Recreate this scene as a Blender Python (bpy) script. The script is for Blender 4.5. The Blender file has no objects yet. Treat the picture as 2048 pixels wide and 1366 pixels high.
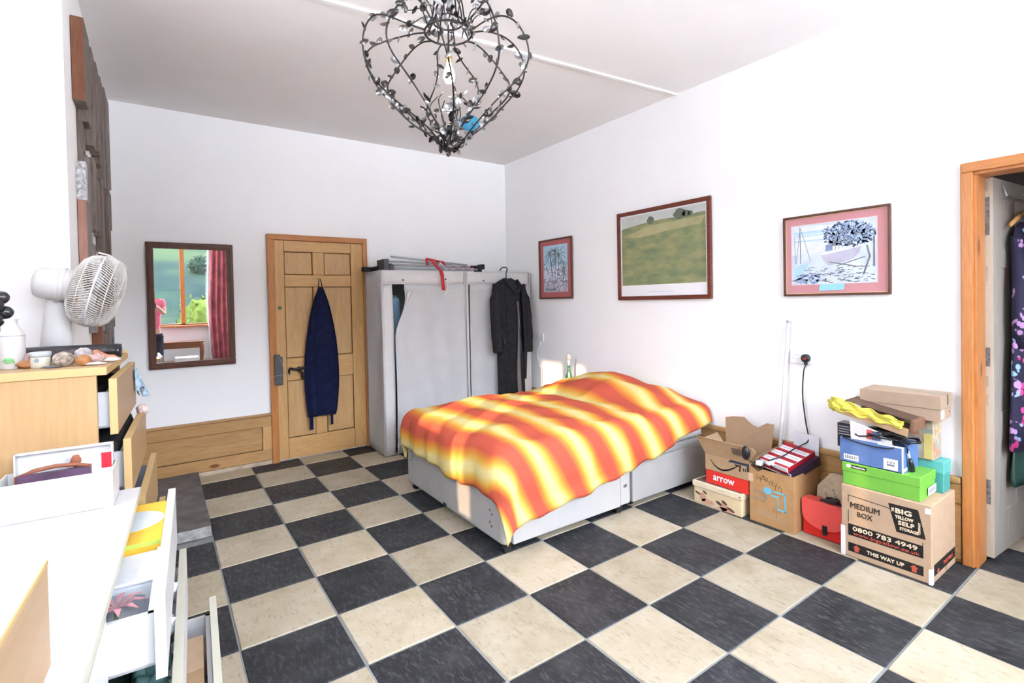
import bpy, bmesh, math, random
from mathutils import Vector, Matrix, noise
random.seed(7)
S = bpy.context.scene
COL = S.collection
PI = math.pi

# ------------------------------------------------------------------ camera, world, sun, exposure
cam_d = bpy.data.cameras.new('camera')
cam = bpy.data.objects.new('camera', cam_d); COL.objects.link(cam)
cam_d.sensor_width = 36.0; cam_d.sensor_fit = 'HORIZONTAL'
cam_d.lens = 17.775
cam_d.shift_x = 0.0021; cam_d.shift_y = -0.03137
cam_d.clip_start = 0.02; cam_d.clip_end = 600
RT = Vector((0.82055267, -0.57120607, -0.02041919)); UP = Vector((0.02626309, 0.00199254, 0.99965308)); FW = Vector((0.57096722, 0.82080428, -0.01663662))
m4 = Matrix((RT, UP, -FW)).transposed().to_4x4()
m4.translation = Vector((-0.2429, -5.1606, 1.4265))
cam.matrix_world = m4
S.camera = cam

W = bpy.data.worlds.new('world'); S.world = W; W.use_nodes = True
bg = W.node_tree.nodes['Background']
bg.inputs['Color'].default_value = (0.78, 0.86, 1.0, 1); bg.inputs['Strength'].default_value = 6.0

SUN_DIR = Vector((1.0, 0.52, -0.47))
sd = bpy.data.lights.new('sun', 'SUN'); sun = bpy.data.objects.new('sun', sd); COL.objects.link(sun)
sd.energy = 1.9; sd.color = (1.0, 0.70, 0.42); sd.angle = math.radians(0.9)
sun.rotation_euler = SUN_DIR.to_track_quat('-Z', 'Y').to_euler(); sun.location = (-6, -8, 6)

def portal(name, loc, direction, sx, sy):
    d = bpy.data.lights.new(name, 'AREA'); o = bpy.data.objects.new(name, d); COL.objects.link(o)
    d.shape = 'RECTANGLE'; d.size = sx; d.size_y = sy
    d.cycles.is_portal = True
    o.location = loc; o.rotation_euler = Vector(direction).to_track_quat('-Z', 'Z').to_euler()
    return o

S.view_settings.view_transform = 'Standard'; S.view_settings.look = 'None'
S.view_settings.gamma = 1.0; S.view_settings.use_curve_mapping = False
S.view_settings.exposure = 2.18

# ------------------------------------------------------------------ materials
MATS = {}
def nodes(name):
    m = bpy.data.materials.new(name); m.use_nodes = True
    nt = m.node_tree; b = nt.nodes['Principled BSDF']
    return m, nt, b
def N(nt, t, **kw):
    n = nt.nodes.new(t)
    for k, v in kw.items():
        if k in n.inputs: n.inputs[k].default_value = v
        else: setattr(n, k, v)
    return n
def ramp(nt, stops, interp='LINEAR'):
    r = nt.nodes.new('ShaderNodeValToRGB'); cr = r.color_ramp; cr.interpolation = interp
    while len(cr.elements) < len(stops): cr.elements.new(0.5)
    for e, (p, c) in zip(cr.elements, stops):
        e.position = p; e.color = (*c, 1)
    return r
def coords(nt, scale=(1, 1, 1), kind='Object', rot=(0, 0, 0)):
    tc = nt.nodes.new('ShaderNodeTexCoord'); mp = nt.nodes.new('ShaderNodeMapping')
    mp.inputs['Scale'].default_value = scale; mp.inputs['Rotation'].default_value = rot
    nt.links.new(tc.outputs[kind], mp.inputs['Vector']); return mp.outputs['Vector']
def bump(nt, b, fac, strength=.2, dist=.01):
    bp = N(nt, 'ShaderNodeBump', Strength=strength, Distance=dist)
    nt.links.new(fac, bp.inputs['Height']); nt.links.new(bp.outputs['Normal'], b.inputs['Normal'])
def plain(name, c, rough=.55, metal=0.0, var=.06, scale=14, bmp=0.05, spec=.3):
    if name in MATS: return MATS[name]
    m, nt, b = nodes(name)
    nz = N(nt, 'ShaderNodeTexNoise', Scale=scale, Detail=4.0)
    nt.links.new(coords(nt), nz.inputs['Vector'])
    lo = tuple(max(0, x*(1-var)) for x in c); hi = tuple(min(1, x*(1+var)) for x in c)
    r = ramp(nt, [(.3, lo), (.7, hi)]); nt.links.new(nz.outputs['Fac'], r.inputs['Fac'])
    nt.links.new(r.outputs['Color'], b.inputs['Base Color'])
    b.inputs['Roughness'].default_value = rough; b.inputs['Metallic'].default_value = metal
    b.inputs['Specular IOR Level'].default_value = spec
    if bmp: bump(nt, b, nz.outputs['Fac'], bmp, .005)
    MATS[name] = m; return m
def wood(name, c_lo, c_hi, axis='z', rough=.45, scale=1.0, knots=0.0, knot_c=(.18, .06, .02), spec=.35):
    if name in MATS: return MATS[name]
    m, nt, b = nodes(name)
    st = {'x': (1.2, 14, 14), 'y': (14, 1.2, 14), 'z': (14, 14, 1.2)}[axis]
    v = coords(nt, tuple(s*scale for s in st))
    n1 = N(nt, 'ShaderNodeTexNoise', Scale=2.2, Detail=6.0, Roughness=.6, Distortion=.8); nt.links.new(v, n1.inputs['Vector'])
    n2 = N(nt, 'ShaderNodeTexNoise', Scale=9.0, Detail=3.0); nt.links.new(v, n2.inputs['Vector'])
    mx = N(nt, 'ShaderNodeMath', operation='ADD'); nt.links.new(n1.outputs['Fac'], mx.inputs[0]); nt.links.new(n2.outputs['Fac'], mx.inputs[1])
    hf = N(nt, 'ShaderNodeMath', operation='MULTIPLY'); hf.inputs[1].default_value = .5; nt.links.new(mx.outputs[0], hf.inputs[0])
    r = ramp(nt, [(.32, c_lo), (.66, c_hi)]); nt.links.new(hf.outputs[0], r.inputs['Fac'])
    out = r.outputs['Color']
    if knots:
        kv = coords(nt, {'x': (2.2, 5, 5), 'y': (5, 2.2, 5), 'z': (5, 5, 2.2)}[axis])
        vo = N(nt, 'ShaderNodeTexVoronoi', Scale=1.0); nt.links.new(kv, vo.inputs['Vector'])
        kr = ramp(nt, [(knots*.6, (1, 1, 1)), (knots, (0, 0, 0))]); nt.links.new(vo.outputs['Distance'], kr.inputs['Fac'])
        mixn = N(nt, 'ShaderNodeMix', data_type='RGBA'); nt.links.new(kr.outputs['Color'], mixn.inputs['Factor'])
        nt.links.new(out, mixn.inputs[6]); mixn.inputs[7].default_value = (*knot_c, 1); out = mixn.outputs[2]
    nt.links.new(out, b.inputs['Base Color']); b.inputs['Roughness'].default_value = rough; b.inputs['Specular IOR Level'].default_value = spec
    bump(nt, b, hf.outputs[0], .08, .004)
    MATS[name] = m; return m
def glow(name, c, s):
    m, nt, b = nodes(name); b.inputs['Emission Color'].default_value = (*c, 1); b.inputs['Emission Strength'].default_value = s
    b.inputs['Base Color'].default_value = (*c, 1); MATS[name] = m; return m
def glassy(name, tint=(1, 1, 1), gloss=.06, rough=.02):
    m = bpy.data.materials.new(name); m.use_nodes = True; nt = m.node_tree
    nt.nodes.remove(nt.nodes['Principled BSDF']); o = nt.nodes['Material Output']
    t = N(nt, 'ShaderNodeBsdfTransparent', Color=(*tint, 1)); g = N(nt, 'ShaderNodeBsdfGlossy', Roughness=rough)
    mx = N(nt, 'ShaderNodeMixShader'); mx.inputs[0].default_value = gloss
    nt.links.new(t.outputs[0], mx.inputs[1]); nt.links.new(g.outputs[0], mx.inputs[2]); nt.links.new(mx.outputs[0], o.inputs['Surface'])
    MATS[name] = m; return m

M_WALL = plain('wall_paint', (.92, .92, .922), .8, var=.012, scale=3, bmp=.04, spec=.1)
M_CEIL = plain('ceiling_paint', (.85, .825, .815), .85, var=.02, scale=2, bmp=.03, spec=.1)
M_WHITE = plain('white_paint', (.85, .85, .84), .5, var=.01)
M_PINE = wood('pine_door', (.50, .28, .10), (.64, .39, .16), 'z', .42)
M_PINEX = wood('pine_door_rail', (.50, .28, .10), (.64, .39, .16), 'x', .42)
M_PINEP = wood('pine_panel', (.47, .275, .11), (.60, .38, .17), 'z', .42)
M_ORANGE = wood('pine_architrave', (.40, .145, .035), (.54, .225, .07), 'z', .38, knots=.13)
M_ORANGEX = wood('pine_architrave_head', (.40, .145, .035), (.54, .225, .07), 'x', .38)
M_ORANGEY = wood('pine_architrave_head_side', (.40, .145, .035), (.54, .225, .07), 'y', .38)
M_WAINX = wood('pine_wainscot', (.36, .19, .07), (.51, .305, .125), 'x', .45, knots=.10)
M_WAINY = wood('pine_skirting', (.34, .18, .065), (.48, .28, .11), 'y', .45, knots=.11)
M_BIRCH = wood('birch_veneer', (.46, .29, .13), (.53, .35, .17), 'z', .4, scale=.7)
M_BIRCHY = wood('birch_veneer_front', (.40, .25, .12), (.47, .31, .16), 'y', .38, scale=.7)
M_BIRCHE = plain('birch_edge', (.58, .40, .18), .5, var=.04)
M_FRAME = wood('dark_frame_wood', (.07, .028, .018), (.15, .06, .04), 'z', .35)
M_MAHOG = wood('red_frame_wood', (.10, .022, .014), (.20, .055, .032), 'y', .35)
M_TABLE = wood('brown_table_wood', (.14, .05, .022), (.26, .10, .05), 'x', .35)
M_BLACK = plain('black_plastic', (.012, .012, .014), .35, spec=.5)
M_BLACKM = plain('black_matte', (.022, .022, .025), .7)
M_GREY = plain('grey_plastic', (.42, .44, .46), .5)
M_DGREY = plain('dark_grey', (.09, .095, .10), .6)
M_STEEL = plain('steel', (.50, .50, .52), .3, metal=.9)
M_BRASS = plain('brass', (.72, .50, .20), .3, metal=.9)
M_LACQ = plain('white_lacquer', (.66, .66, .655), .35, var=.01, bmp=0)
M_LACQE = plain('white_lacquer_edge', (.56, .545, .44), .4, var=.015, bmp=0)
M_CARD = plain('cardboard', (.44, .295, .17), .8, var=.05, scale=25)
M_CARD2 = plain('cardboard_pale', (.50, .355, .235), .8, var=.05, scale=22)
M_CARDIN = plain('cardboard_inside', (.38, .26, .16), .85, var=.06)
M_CARDO = plain('cardboard_orange', (.47, .275, .12), .8, var=.07, scale=18)
M_CARDX = plain('cardboard_tan', (.38, .275, .195), .75, var=.04, scale=20)
M_INK = plain('black_ink', (.018, .016, .015), .7, bmp=0)
M_REDINK = plain('red_ink', (.55, .10, .06), .7, bmp=0)
M_PAPER = plain('white_paper', (.84, .84, .86), .7, var=.02, bmp=0)
M_CREAMINK = plain('cream_ink', (.80, .66, .48), .7, bmp=0)
M_CREAM = plain('cream_card', (.72, .58, .36), .7, var=.06, scale=9)
M_RED = plain('red_card', (.72, .035, .025), .5, var=.04)
M_REDP = plain('red_plastic', (.62, .018, .015), .25, var=.03, spec=.5)
M_REDP2 = plain('red_plastic_flap', (.82, .10, .085), .3, var=.03, spec=.5)
M_BLUE = plain('blue_card', (.10, .18, .40), .6, var=.06)
M_GREEN = plain('green_card', (.17, .46, .06), .5, var=.04)
M_TEAL = plain('teal_card', (.07, .34, .31), .55, var=.05)
M_YELLOW = plain('yellow_card', (.80, .66, .08), .5, var=.05)
M_CYAN = plain('cyan_ink', (.16, .52, .72), .6, bmp=0)
M_GREYINK = plain('grey_ink', (.36, .36, .36), .7, bmp=0)
M_DIVAN = plain('divan_fabric', (.37, .36, .345), .85, var=.05, scale=6, bmp=.1)
M_DIVAN2 = plain('divan_drawer_fabric', (.45, .44, .42), .85, var=.04, scale=6, bmp=.1)
M_MATT = plain('mattress_ticking', (.52, .52, .52), .85, var=.12, scale=30)
M_CANVAS = plain('canvas', (.56, .56, .565), .85, var=.035, scale=7, bmp=.12, spec=.1)
M_CANVAS2 = plain('canvas_trim', (.66, .645, .64), .85, var=.03, scale=9, spec=.1)
M_NAVY = plain('navy_cloth', (.010, .014, .045), .85, var=.25, scale=20, spec=.1)
M_COAT = plain('charcoal_cloth', (.024, .024, .026), .9, var=.25, scale=24, spec=.1)
M_LINING = plain('grey_lining', (.16, .155, .15), .6)
M_GROUT = plain('grout', (.26, .275, .27), .85, var=.15, scale=12, bmp=.2)
M_REDCLOTH = plain('red_cloth', (.60, .02, .035), .6)
M_PINKSHIRT = plain('pink_cloth', (.72, .17, .25), .85)
M_DARKTROUSER = plain('dark_trouser_cloth', (.03, .032, .045), .85)
M_SKIN = plain('skin', (.62, .36, .27), .55, var=.05)
M_HAIR = plain('brown_hair', (.06, .035, .02), .7)
M_PANE = glassy('window_glass')
M_CLEAR = glassy('clear_plastic', (.93, .94, .96), .12, .12)
M_GREENGLASS = plain('green_glass', (.03, .17, .045), .12, spec=.8)
M_BIN = plain('black_polythene', (.012, .012, .015), .22, var=.4, scale=40, bmp=.3, spec=.6)

def tile_mat(name, kind):
    m, nt, b = nodes(name)
    oi = nt.nodes.new('ShaderNodeObjectInfo')
    tc = nt.nodes.new('ShaderNodeTexCoord')
    add = N(nt, 'ShaderNodeVectorMath', operation='ADD')
    rv = N(nt, 'ShaderNodeVectorMath', operation='SCALE'); rv.inputs['Scale'].default_value = 37.0
    cx = nt.nodes.new('ShaderNodeCombineXYZ')
    for i in range(3): nt.links.new(oi.outputs['Random'], cx.inputs[i])
    nt.links.new(cx.outputs[0], rv.inputs[0]); nt.links.new(tc.outputs['Object'], add.inputs[0]); nt.links.new(rv.outputs[0], add.inputs[1])
    big = N(nt, 'ShaderNodeTexNoise', Scale=5.0, Detail=6.0, Roughness=.65); nt.links.new(add.outputs[0], big.inputs['Vector'])
    mp = N(nt, 'ShaderNodeMapping'); mp.inputs['Scale'].default_value = (1, .35, 1); mp.inputs['Rotation'].default_value = (0, 0, .6); nt.links.new(add.outputs[0], mp.inputs['Vector'])
    fine = N(nt, 'ShaderNodeTexNoise', Scale=60.0, Detail=5.0, Roughness=.7); nt.links.new(mp.outputs[0], fine.inputs['Vector'])
    if kind == 'dark':
        r = ramp(nt, [(.3, (.015, .0165, .019)), (.52, (.026, .0285, .032)), (.72, (.054, .057, .061))])
        r2 = ramp(nt, [(.50, (0, 0, 0)), (.72, (1, 1, 1))]); hi = (.115, .115, .118)
    else:
        r = ramp(nt, [(.25, (.345, .29, .19)), (.5, (.44, .38, .275)), (.75, (.51, .46, .365))])
        r2 = ramp(nt, [(.54, (0, 0, 0)), (.74, (1, 1, 1))]); hi = (.24, .19, .12)
    nt.links.new(big.outputs['Fac'], r.inputs['Fac']); nt.links.new(fine.outputs['Fac'], r2.inputs['Fac'])
    mx = N(nt, 'ShaderNodeMix', data_type='RGBA'); fm = N(nt, 'ShaderNodeMath', operation='MULTIPLY'); fm.inputs[1].default_value = .8
    nt.links.new(r2.outputs['Color'], fm.inputs[0]); nt.links.new(fm.outputs[0], mx.inputs['Factor'])
    nt.links.new(r.outputs['Color'], mx.inputs[6]); mx.inputs[7].default_value = (*hi, 1)
    hs = nt.nodes.new('ShaderNodeHueSaturation'); mr = N(nt, 'ShaderNodeMapRange'); mr.inputs['To Min'].default_value = .84; mr.inputs['To Max'].default_value = 1.14
    nt.links.new(oi.outputs['Random'], mr.inputs['Value']); nt.links.new(mr.outputs[0], hs.inputs['Value']); nt.links.new(mx.outputs[2], hs.inputs['Color'])
    nt.links.new(hs.outputs[0], b.inputs['Base Color'])
    b.inputs['Roughness'].default_value = .58 if kind == 'dark' else .66; b.inputs['Specular IOR Level'].default_value = .3
    bump(nt, b, fine.outputs['Fac'], .25, .004)
    return m
M_SLATE = tile_mat('slate_tile', 'dark'); M_LIME = tile_mat('limestone_tile', 'light')
M_HEARTH = plain('hearth_stone', (.135, .120, .112), .75, var=.3, scale=9, bmp=.3)
M_CONCRETE = plain('concrete', (.30, .30, .29), .85, var=.3, scale=25, bmp=.5)

# ------------------------------------------------------------------ mesh builder and object helpers
class MB:
    def __init__(s): s.b = bmesh.new()
    def box(s, lo, hi, M=None, bev=0.0, seg=2):
        c = [(a+b)/2 for a, b in zip(lo, hi)]; sz = [abs(b-a) for a, b in zip(lo, hi)]
        T = Matrix.Translation(c) @ Matrix.Diagonal((*sz, 1))
        vs = bmesh.ops.create_cube(s.b, size=1.0, matrix=T)['verts']
        if bev:
            es = list({e for v in vs for e in v.link_edges})
            r = bmesh.ops.bevel(s.b, geom=es, offset=bev, segments=seg, affect='EDGES', profile=.5)
            vs = list({v for f in r['faces'] for v in f.verts} | {v for v in vs if v.is_valid})
        if M is not None: bmesh.ops.transform(s.b, matrix=M, verts=[v for v in vs if v.is_valid])
        return s
    def poly(s, pts, thick=None, M=None):
        """pts: 3D polygon; thick: extrusion vector"""
        vs = [s.b.verts.new(p) for p in pts]; f = s.b.faces.new(vs); allv = list(vs)
        if thick is not None:
            r = bmesh.ops.extrude_face_region(s.b, geom=[f]); nv = [g for g in r['geom'] if isinstance(g, bmesh.types.BMVert)]
            bmesh.ops.translate(s.b, vec=thick, verts=nv); allv += nv
        if M is not None: bmesh.ops.transform(s.b, matrix=M, verts=allv)
        return s
    def lathe(s, prof, n=20, M=None, cap=True):
        rings = []
        for r, z in prof:
            rings.append([s.b.verts.new((r*math.cos(2*PI*i/n), r*math.sin(2*PI*i/n), z)) for i in range(n)])
        for a, b in zip(rings, rings[1:]):
            for i in range(n): s.b.faces.new((a[i], a[(i+1) % n], b[(i+1) % n], b[i]))
        if cap:
            s.b.faces.new(list(reversed(rings[0]))); s.b.faces.new(rings[-1])
        if M is not None: bmesh.ops.transform(s.b, matrix=M, verts=[v for r in rings for v in r])
        return s
    def tube(s, path, r, n=6, M=None):
        P = [Vector(p) for p in path]; rings = []
        rr = r if isinstance(r, (list, tuple)) else [r]*len(P)
        up = Vector((.31, .17, .93)).normalized()
        for i, p in enumerate(P):
            t = (P[min(i+1, len(P)-1)] - P[max(i-1, 0)]).normalized()
            a = t.cross(up)
            if a.length < .05: a = t.cross(Vector((1, 0, 0)))
            a.normalize(); b2 = t.cross(a)
            rings.append([s.b.verts.new(p + (a*math.cos(2*PI*k/n) + b2*math.sin(2*PI*k/n))*rr[i]) for k in range(n)])
        for x, y in zip(rings, rings[1:]):
            for k in range(n): s.b.faces.new((x[k], x[(k+1) % n], y[(k+1) % n], y[k]))
        s.b.faces.new(list(reversed(rings[0]))); s.b.faces.new(rings[-1])
        if M is not None: bmesh.ops.transform(s.b, matrix=M, verts=[v for q in rings for v in q])
        return s
    def loops(s, rings, cap=True, M=None):
        R = [[s.b.verts.new(p) for p in ring] for ring in rings]; n = len(R[0])
        for a, b in zip(R, R[1:]):
            for k in range(n): s.b.faces.new((a[k], a[(k+1) % n], b[(k+1) % n], b[k]))
        if cap: s.b.faces.new(list(reversed(R[0]))); s.b.faces.new(R[-1])
        if M is not None: bmesh.ops.transform(s.b, matrix=M, verts=[v for q in R for v in q])
        return s
    def grid(s, fn, nu, nv, M=None, uv=None):
        V = [[s.b.verts.new(fn(i/nu, j/nv)) for j in range(nv+1)] for i in range(nu+1)]
        lay = s.b.loops.layers.uv.verify() if uv else None
        for i in range(nu):
            for j in range(nv):
                f = s.b.faces.new((V[i][j], V[i+1][j], V[i+1][j+1], V[i][j+1]))
                if uv:
                    for l, (a, c) in zip(f.loops, ((i, j), (i+1, j), (i+1, j+1), (i, j+1))): l[lay].uv = uv(a/nu, c/nv)
        if M is not None: bmesh.ops.transform(s.b, matrix=M, verts=[v for q in V for v in q])
        return s
    def blob(s, c, r, sub=2, amp=.15, freq=2.0, M=None, seed=0):
        vs = bmesh.ops.create_icosphere(s.b, subdivisions=sub, radius=1.0)['verts']
        for v in vs:
            k = 1 + amp*noise.noise(v.co*freq + Vector((seed*7.3, seed*3.1, 0)))
            v.co = Vector((c[0]+v.co.x*r[0]*k, c[1]+v.co.y*r[1]*k, c[2]+v.co.z*r[2]*k))
        if M is not None: bmesh.ops.transform(s.b, matrix=M, verts=vs)
        return s
    def add_mesh(s, me, M):
        n0 = len(s.b.verts); s.b.from_mesh(me); s.b.verts.ensure_lookup_table()
        bmesh.ops.transform(s.b, matrix=M, verts=s.b.verts[n0:]); return s

FRAME = {}
def base_matrix(o): return FRAME.get(o.name, Matrix.Identity(4))
def tag(o, label=None, cat=None, group=None, kind=None):
    if label: o['label'] = label
    if cat: o['category'] = cat
    if group: o['group'] = group
    if kind: o['kind'] = kind
    return o
def thing(name, loc, label, cat, group=None, rotz=0.0):
    o = bpy.data.objects.new(name, None); COL.objects.link(o); o.empty_display_size = .1
    o.location = loc; o.rotation_euler = (0, 0, rotz)
    FRAME[o.name] = Matrix.Translation(loc) @ Matrix.Rotation(rotz, 4, 'Z')
    return tag(o, label, cat, group)
def build(name, mb, mat, parent=None, smooth=False, local=False, solid=0, sub=0):
    """mesh vertices are in world space (or in the thing's own frame with local=True)"""
    me = bpy.data.meshes.new(name)
    if parent is not None and not local:
        bmesh.ops.transform(mb.b, matrix=base_matrix(parent).inverted(), verts=mb.b.verts)
    bmesh.ops.recalc_face_normals(mb.b, faces=mb.b.faces)
    mb.b.to_mesh(me); mb.b.free()
    o = bpy.data.objects.new(name, me); COL.objects.link(o)
    me.materials.append(mat)
    if smooth:
        for p in me.polygons: p.use_smooth = True
    if parent is not None:
        o.parent = parent
        FRAME[o.name] = base_matrix(parent)
    if solid:
        md = o.modifiers.new('solid', 'SOLIDIFY'); md.thickness = solid; md.offset = 0
    if sub:
        md = o.modifiers.new('subsurf', 'SUBSURF'); md.levels = sub; md.render_levels = sub
    return o
def smooth_by_angle(o, deg=35):
    for p in o.data.polygons: p.use_smooth = True
    try: o.data.set_sharp_from_angle(angle=math.radians(deg))
    except Exception: pass
    return o
def recenter(o):
    """put the origin of a single-mesh thing at its base"""
    me = o.data; xs = [v.co for v in me.vertices]
    c = Vector((sum(v.x for v in xs)/len(xs), sum(v.y for v in xs)/len(xs), min(v.z for v in xs)))
    me.transform(Matrix.Translation(-c)); o.location = c
    FRAME[o.name] = Matrix.Translation(c); return o
def struct(name, mb, mat, parent=None):
    o = build(name, mb, mat, parent)
    if parent is None: o['kind'] = 'structure'
    return o
def solo(name, mb, mat, label, cat, group=None, smooth=False, **kw):
    o = build(name, mb, mat, None, smooth, **kw); recenter(o); return tag(o, label, cat, group)
def copy_tree(o, parent=None):
    c = o.copy(); COL.objects.link(c)
    if parent is not None: c.parent = parent
    for ch in list(o.children): copy_tree(ch, c)
    return c

_txt = {}
def text_mesh(s, bold=0.0):
    k = (s, bold)
    if k not in _txt:
        cu = bpy.data.curves.new('lettering_curve', 'FONT'); cu.body = s; cu.size = 1.0; cu.offset = bold; cu.extrude = .004; cu.resolution_u = 2
        ob = bpy.data.objects.new('lettering_curve', cu); COL.objects.link(ob)
        dg = bpy.context.evaluated_depsgraph_get(); dg.update()
        me = bpy.data.meshes.new_from_object(ob.evaluated_get(dg)); bpy.data.objects.remove(ob); bpy.data.curves.remove(cu)
        xs = [v.co.x for v in me.vertices]; ys = [v.co.y for v in me.vertices]
        me.transform(Matrix.Translation((-(min(xs)+max(xs))/2, -(min(ys)+max(ys))/2, 0)))
        _txt[k] = (me, max(xs)-min(xs), max(ys)-min(ys))
    return _txt[k]
class Face:
    """2D sheet on a surface: origin o, right axis r, up axis u, outward normal n"""
    def __init__(s, o, r, u):
        s.o = Vector(o); s.r = Vector(r).normalized(); s.u = Vector(u).normalized(); s.n = s.r.cross(s.u)
    def p(s, x, y, d=0.0): return s.o + s.r*x + s.u*y + s.n*d
    def M(s, x, y, d=0.0, rot=0.0, sx=1.0, sy=1.0):
        R = Matrix((s.r, s.u, s.n)).transposed().to_4x4(); R.translation = s.p(x, y, d)
        return R @ Matrix.Rotation(rot, 4, 'Z') @ Matrix.Diagonal((sx, sy, .1, 1))
    def text(s, mb, t, x, y, w, h, rot=0.0, bold=0.0, d=.0008):
        me, tw, th = text_mesh(t); e = bold*h*1.5; c, q = math.cos(rot), math.sin(rot)
        for i_, (ex, ey) in enumerate(((0, 0),) if not bold else ((-e, 0), (e, 0), (0, e*.8), (0, -e*.8))): mb.add_mesh(me, s.M(x+ex*c-ey*q, y+ex*q+ey*c, d+.0009*i_, rot, (w-2*e)/tw, (h-1.6*e)/th))
        return mb
    def rect(s, mb, x0, y0, x1, y1, d=.0006, t=.0008):
        return mb.poly([s.p(x0, y0, d), s.p(x1, y0, d), s.p(x1, y1, d), s.p(x0, y1, d)], s.n*-t)
    def poly(s, mb, pts, d=.0006, t=.0008):
        return mb.poly([s.p(x, y, d) for x, y in pts], s.n*-t)
    def line(s, mb, pts, w, d=.0010):
        P = [Vector((x, y)) for x, y in pts]
        for a, b in zip(P, P[1:]):
            t = (b-a)
            if t.length < 1e-6: continue
            t.normalize(); nn = Vector((-t.y, t.x))*w/2; e = t*w*.3
            s.poly(mb, [tuple(a-e+nn), tuple(a-e-nn), tuple(b+e-nn), tuple(b+e+nn)], d)
        return mb

def sstep(a, b, x): q = max(0, min(1, (x-a)/(b-a))); return q*q*(3-2*q)
# ------------------------------------------------------------------ room constants
XR, YB, ZC, XL, XB, YF, YBR = 3.2, -.16, 3.05, -.95, -.546, -6.3, -2.3

# ------------------------------------------------------------------ room shell
floor = struct('floor', MB().box((XL-.2, YF-.2, -.12), (5.0, 0.05, -.006)), M_GROUT)
def tile_mesh(name, mat):
    mb = MB().box((-.1955, -.1955, -.03), (.1955, .1955, 0), bev=.003, seg=1)
    me = bpy.data.meshes.new(name); mb.b.to_mesh(me); mb.b.free(); me.materials.append(mat); return me
TD, TL = tile_mesh('tile_dark', M_SLATE), tile_mesh('tile_light', M_LIME)
def put_tile(x0, x1, y0, y1, par):
    o = bpy.data.objects.new('tile', TL if par % 2 == 0 else TD); COL.objects.link(o); o.parent = floor
    sx, sy = (x1-x0)/.4, (y1-y0)/.4
    o.location = ((x0+x1)/2 + random.uniform(-.0015, .0015), (y0+y1)/2 + random.uniform(-.0015, .0015), random.uniform(-.0014, 0))
    o.scale = (sx, sy, 1); o.rotation_euler = (0, 0, random.uniform(-.004, .004) if sx == 1 and sy == 1 else 0)
for c in range(-3, 12):
    for k in range(0, 16):
        x0, x1, y1, y0 = c*.4, c*.4+.4, -k*.4, -k*.4-.4
        if c >= 8 and not (10 <= k <= 13): continue
        if c < 0 and k < 5 and c < -1: continue
        if k == 0: y1 = YB
        if k == 15: y0 = YF
        x0 = max(x0, XL)
        if c == -1 and k < 4: continue          # the hearth lies here
        if x1-x0 > .05 and y1-y0 > .05: put_tile(x0, x1, y0, y1, c+k)

struct('ceiling', MB().box((XL-.2, YF-.2, ZC), (XR+.15, .05, ZC+.15)), M_CEIL)
struct('wall_back', MB().box((XB-.6, YB, -.1), (XR+.13, .05, ZC)), M_WALL)
struct('wall_right', MB().box((XR, -4.39, -.1), (XR+.13, YB, ZC)).box((XR, YF-.2, -.1), (XR+.13, -5.2, ZC)).box((XR, -5.2, 2.035), (XR+.13, -4.39, ZC)), M_WALL)
struct('wall_chimney', MB().box((XL-.2, YBR, -.1), (XB, YB, ZC)), M_WALL)
def wall_with_holes(name, axis, pos, thick, a0, a1, holes):
    mb = MB(); cuts = sorted(holes)
    def add(u0, u1, z0, z1):
        if u1-u0 < 1e-4 or z1-z0 < 1e-4: return
        if axis == 'x': mb.box((pos-thick, u0, z0), (pos, u1, z1))
        else: mb.box((u0, pos-thick, z0), (u1, pos, z1))
    u = a0
    for (h0, h1, z0, z1) in cuts:
        add(u, h0, -.1, ZC); add(h0, h1, -.1, z0); add(h0, h1, z1, ZC); u = h1
    add(u, a1, -.1, ZC)
    return struct(name, mb, M_WALL)
W1 = (-.78, .62, 1.10, 2.95); W2 = (1.05, 3.05, 1.05, 2.98)
W3 = (-3.395, -2.97, 1.56, 2.82); W5 = (-3.74, -3.485, .88, 2.82); W4 = (-6.08, -5.96, 1.78, 2.95)
wall_with_holes('wall_front', 'y', YF, .2, XL-.2, XR+.13, [W1, W2])
wall_with_holes('wall_left', 'x', XL, .2, YF-.2, YBR, [W3, W4, W5])
# closet room behind the right-hand door
struct('wall_closet', MB().box((XR+.13, -4.0, -.1), (4.9, -3.9, 2.6)).box((4.8, -5.7, -.1), (4.9, -4.0, 2.6)).box((XR+.13, -5.7, -.1), (4.8, -5.6, 2.6)).box((XR+.13, -5.7, 2.45), (4.9, -3.9, 2.6)), plain('closet_paint', (.42, .40, .39), .8))

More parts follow.
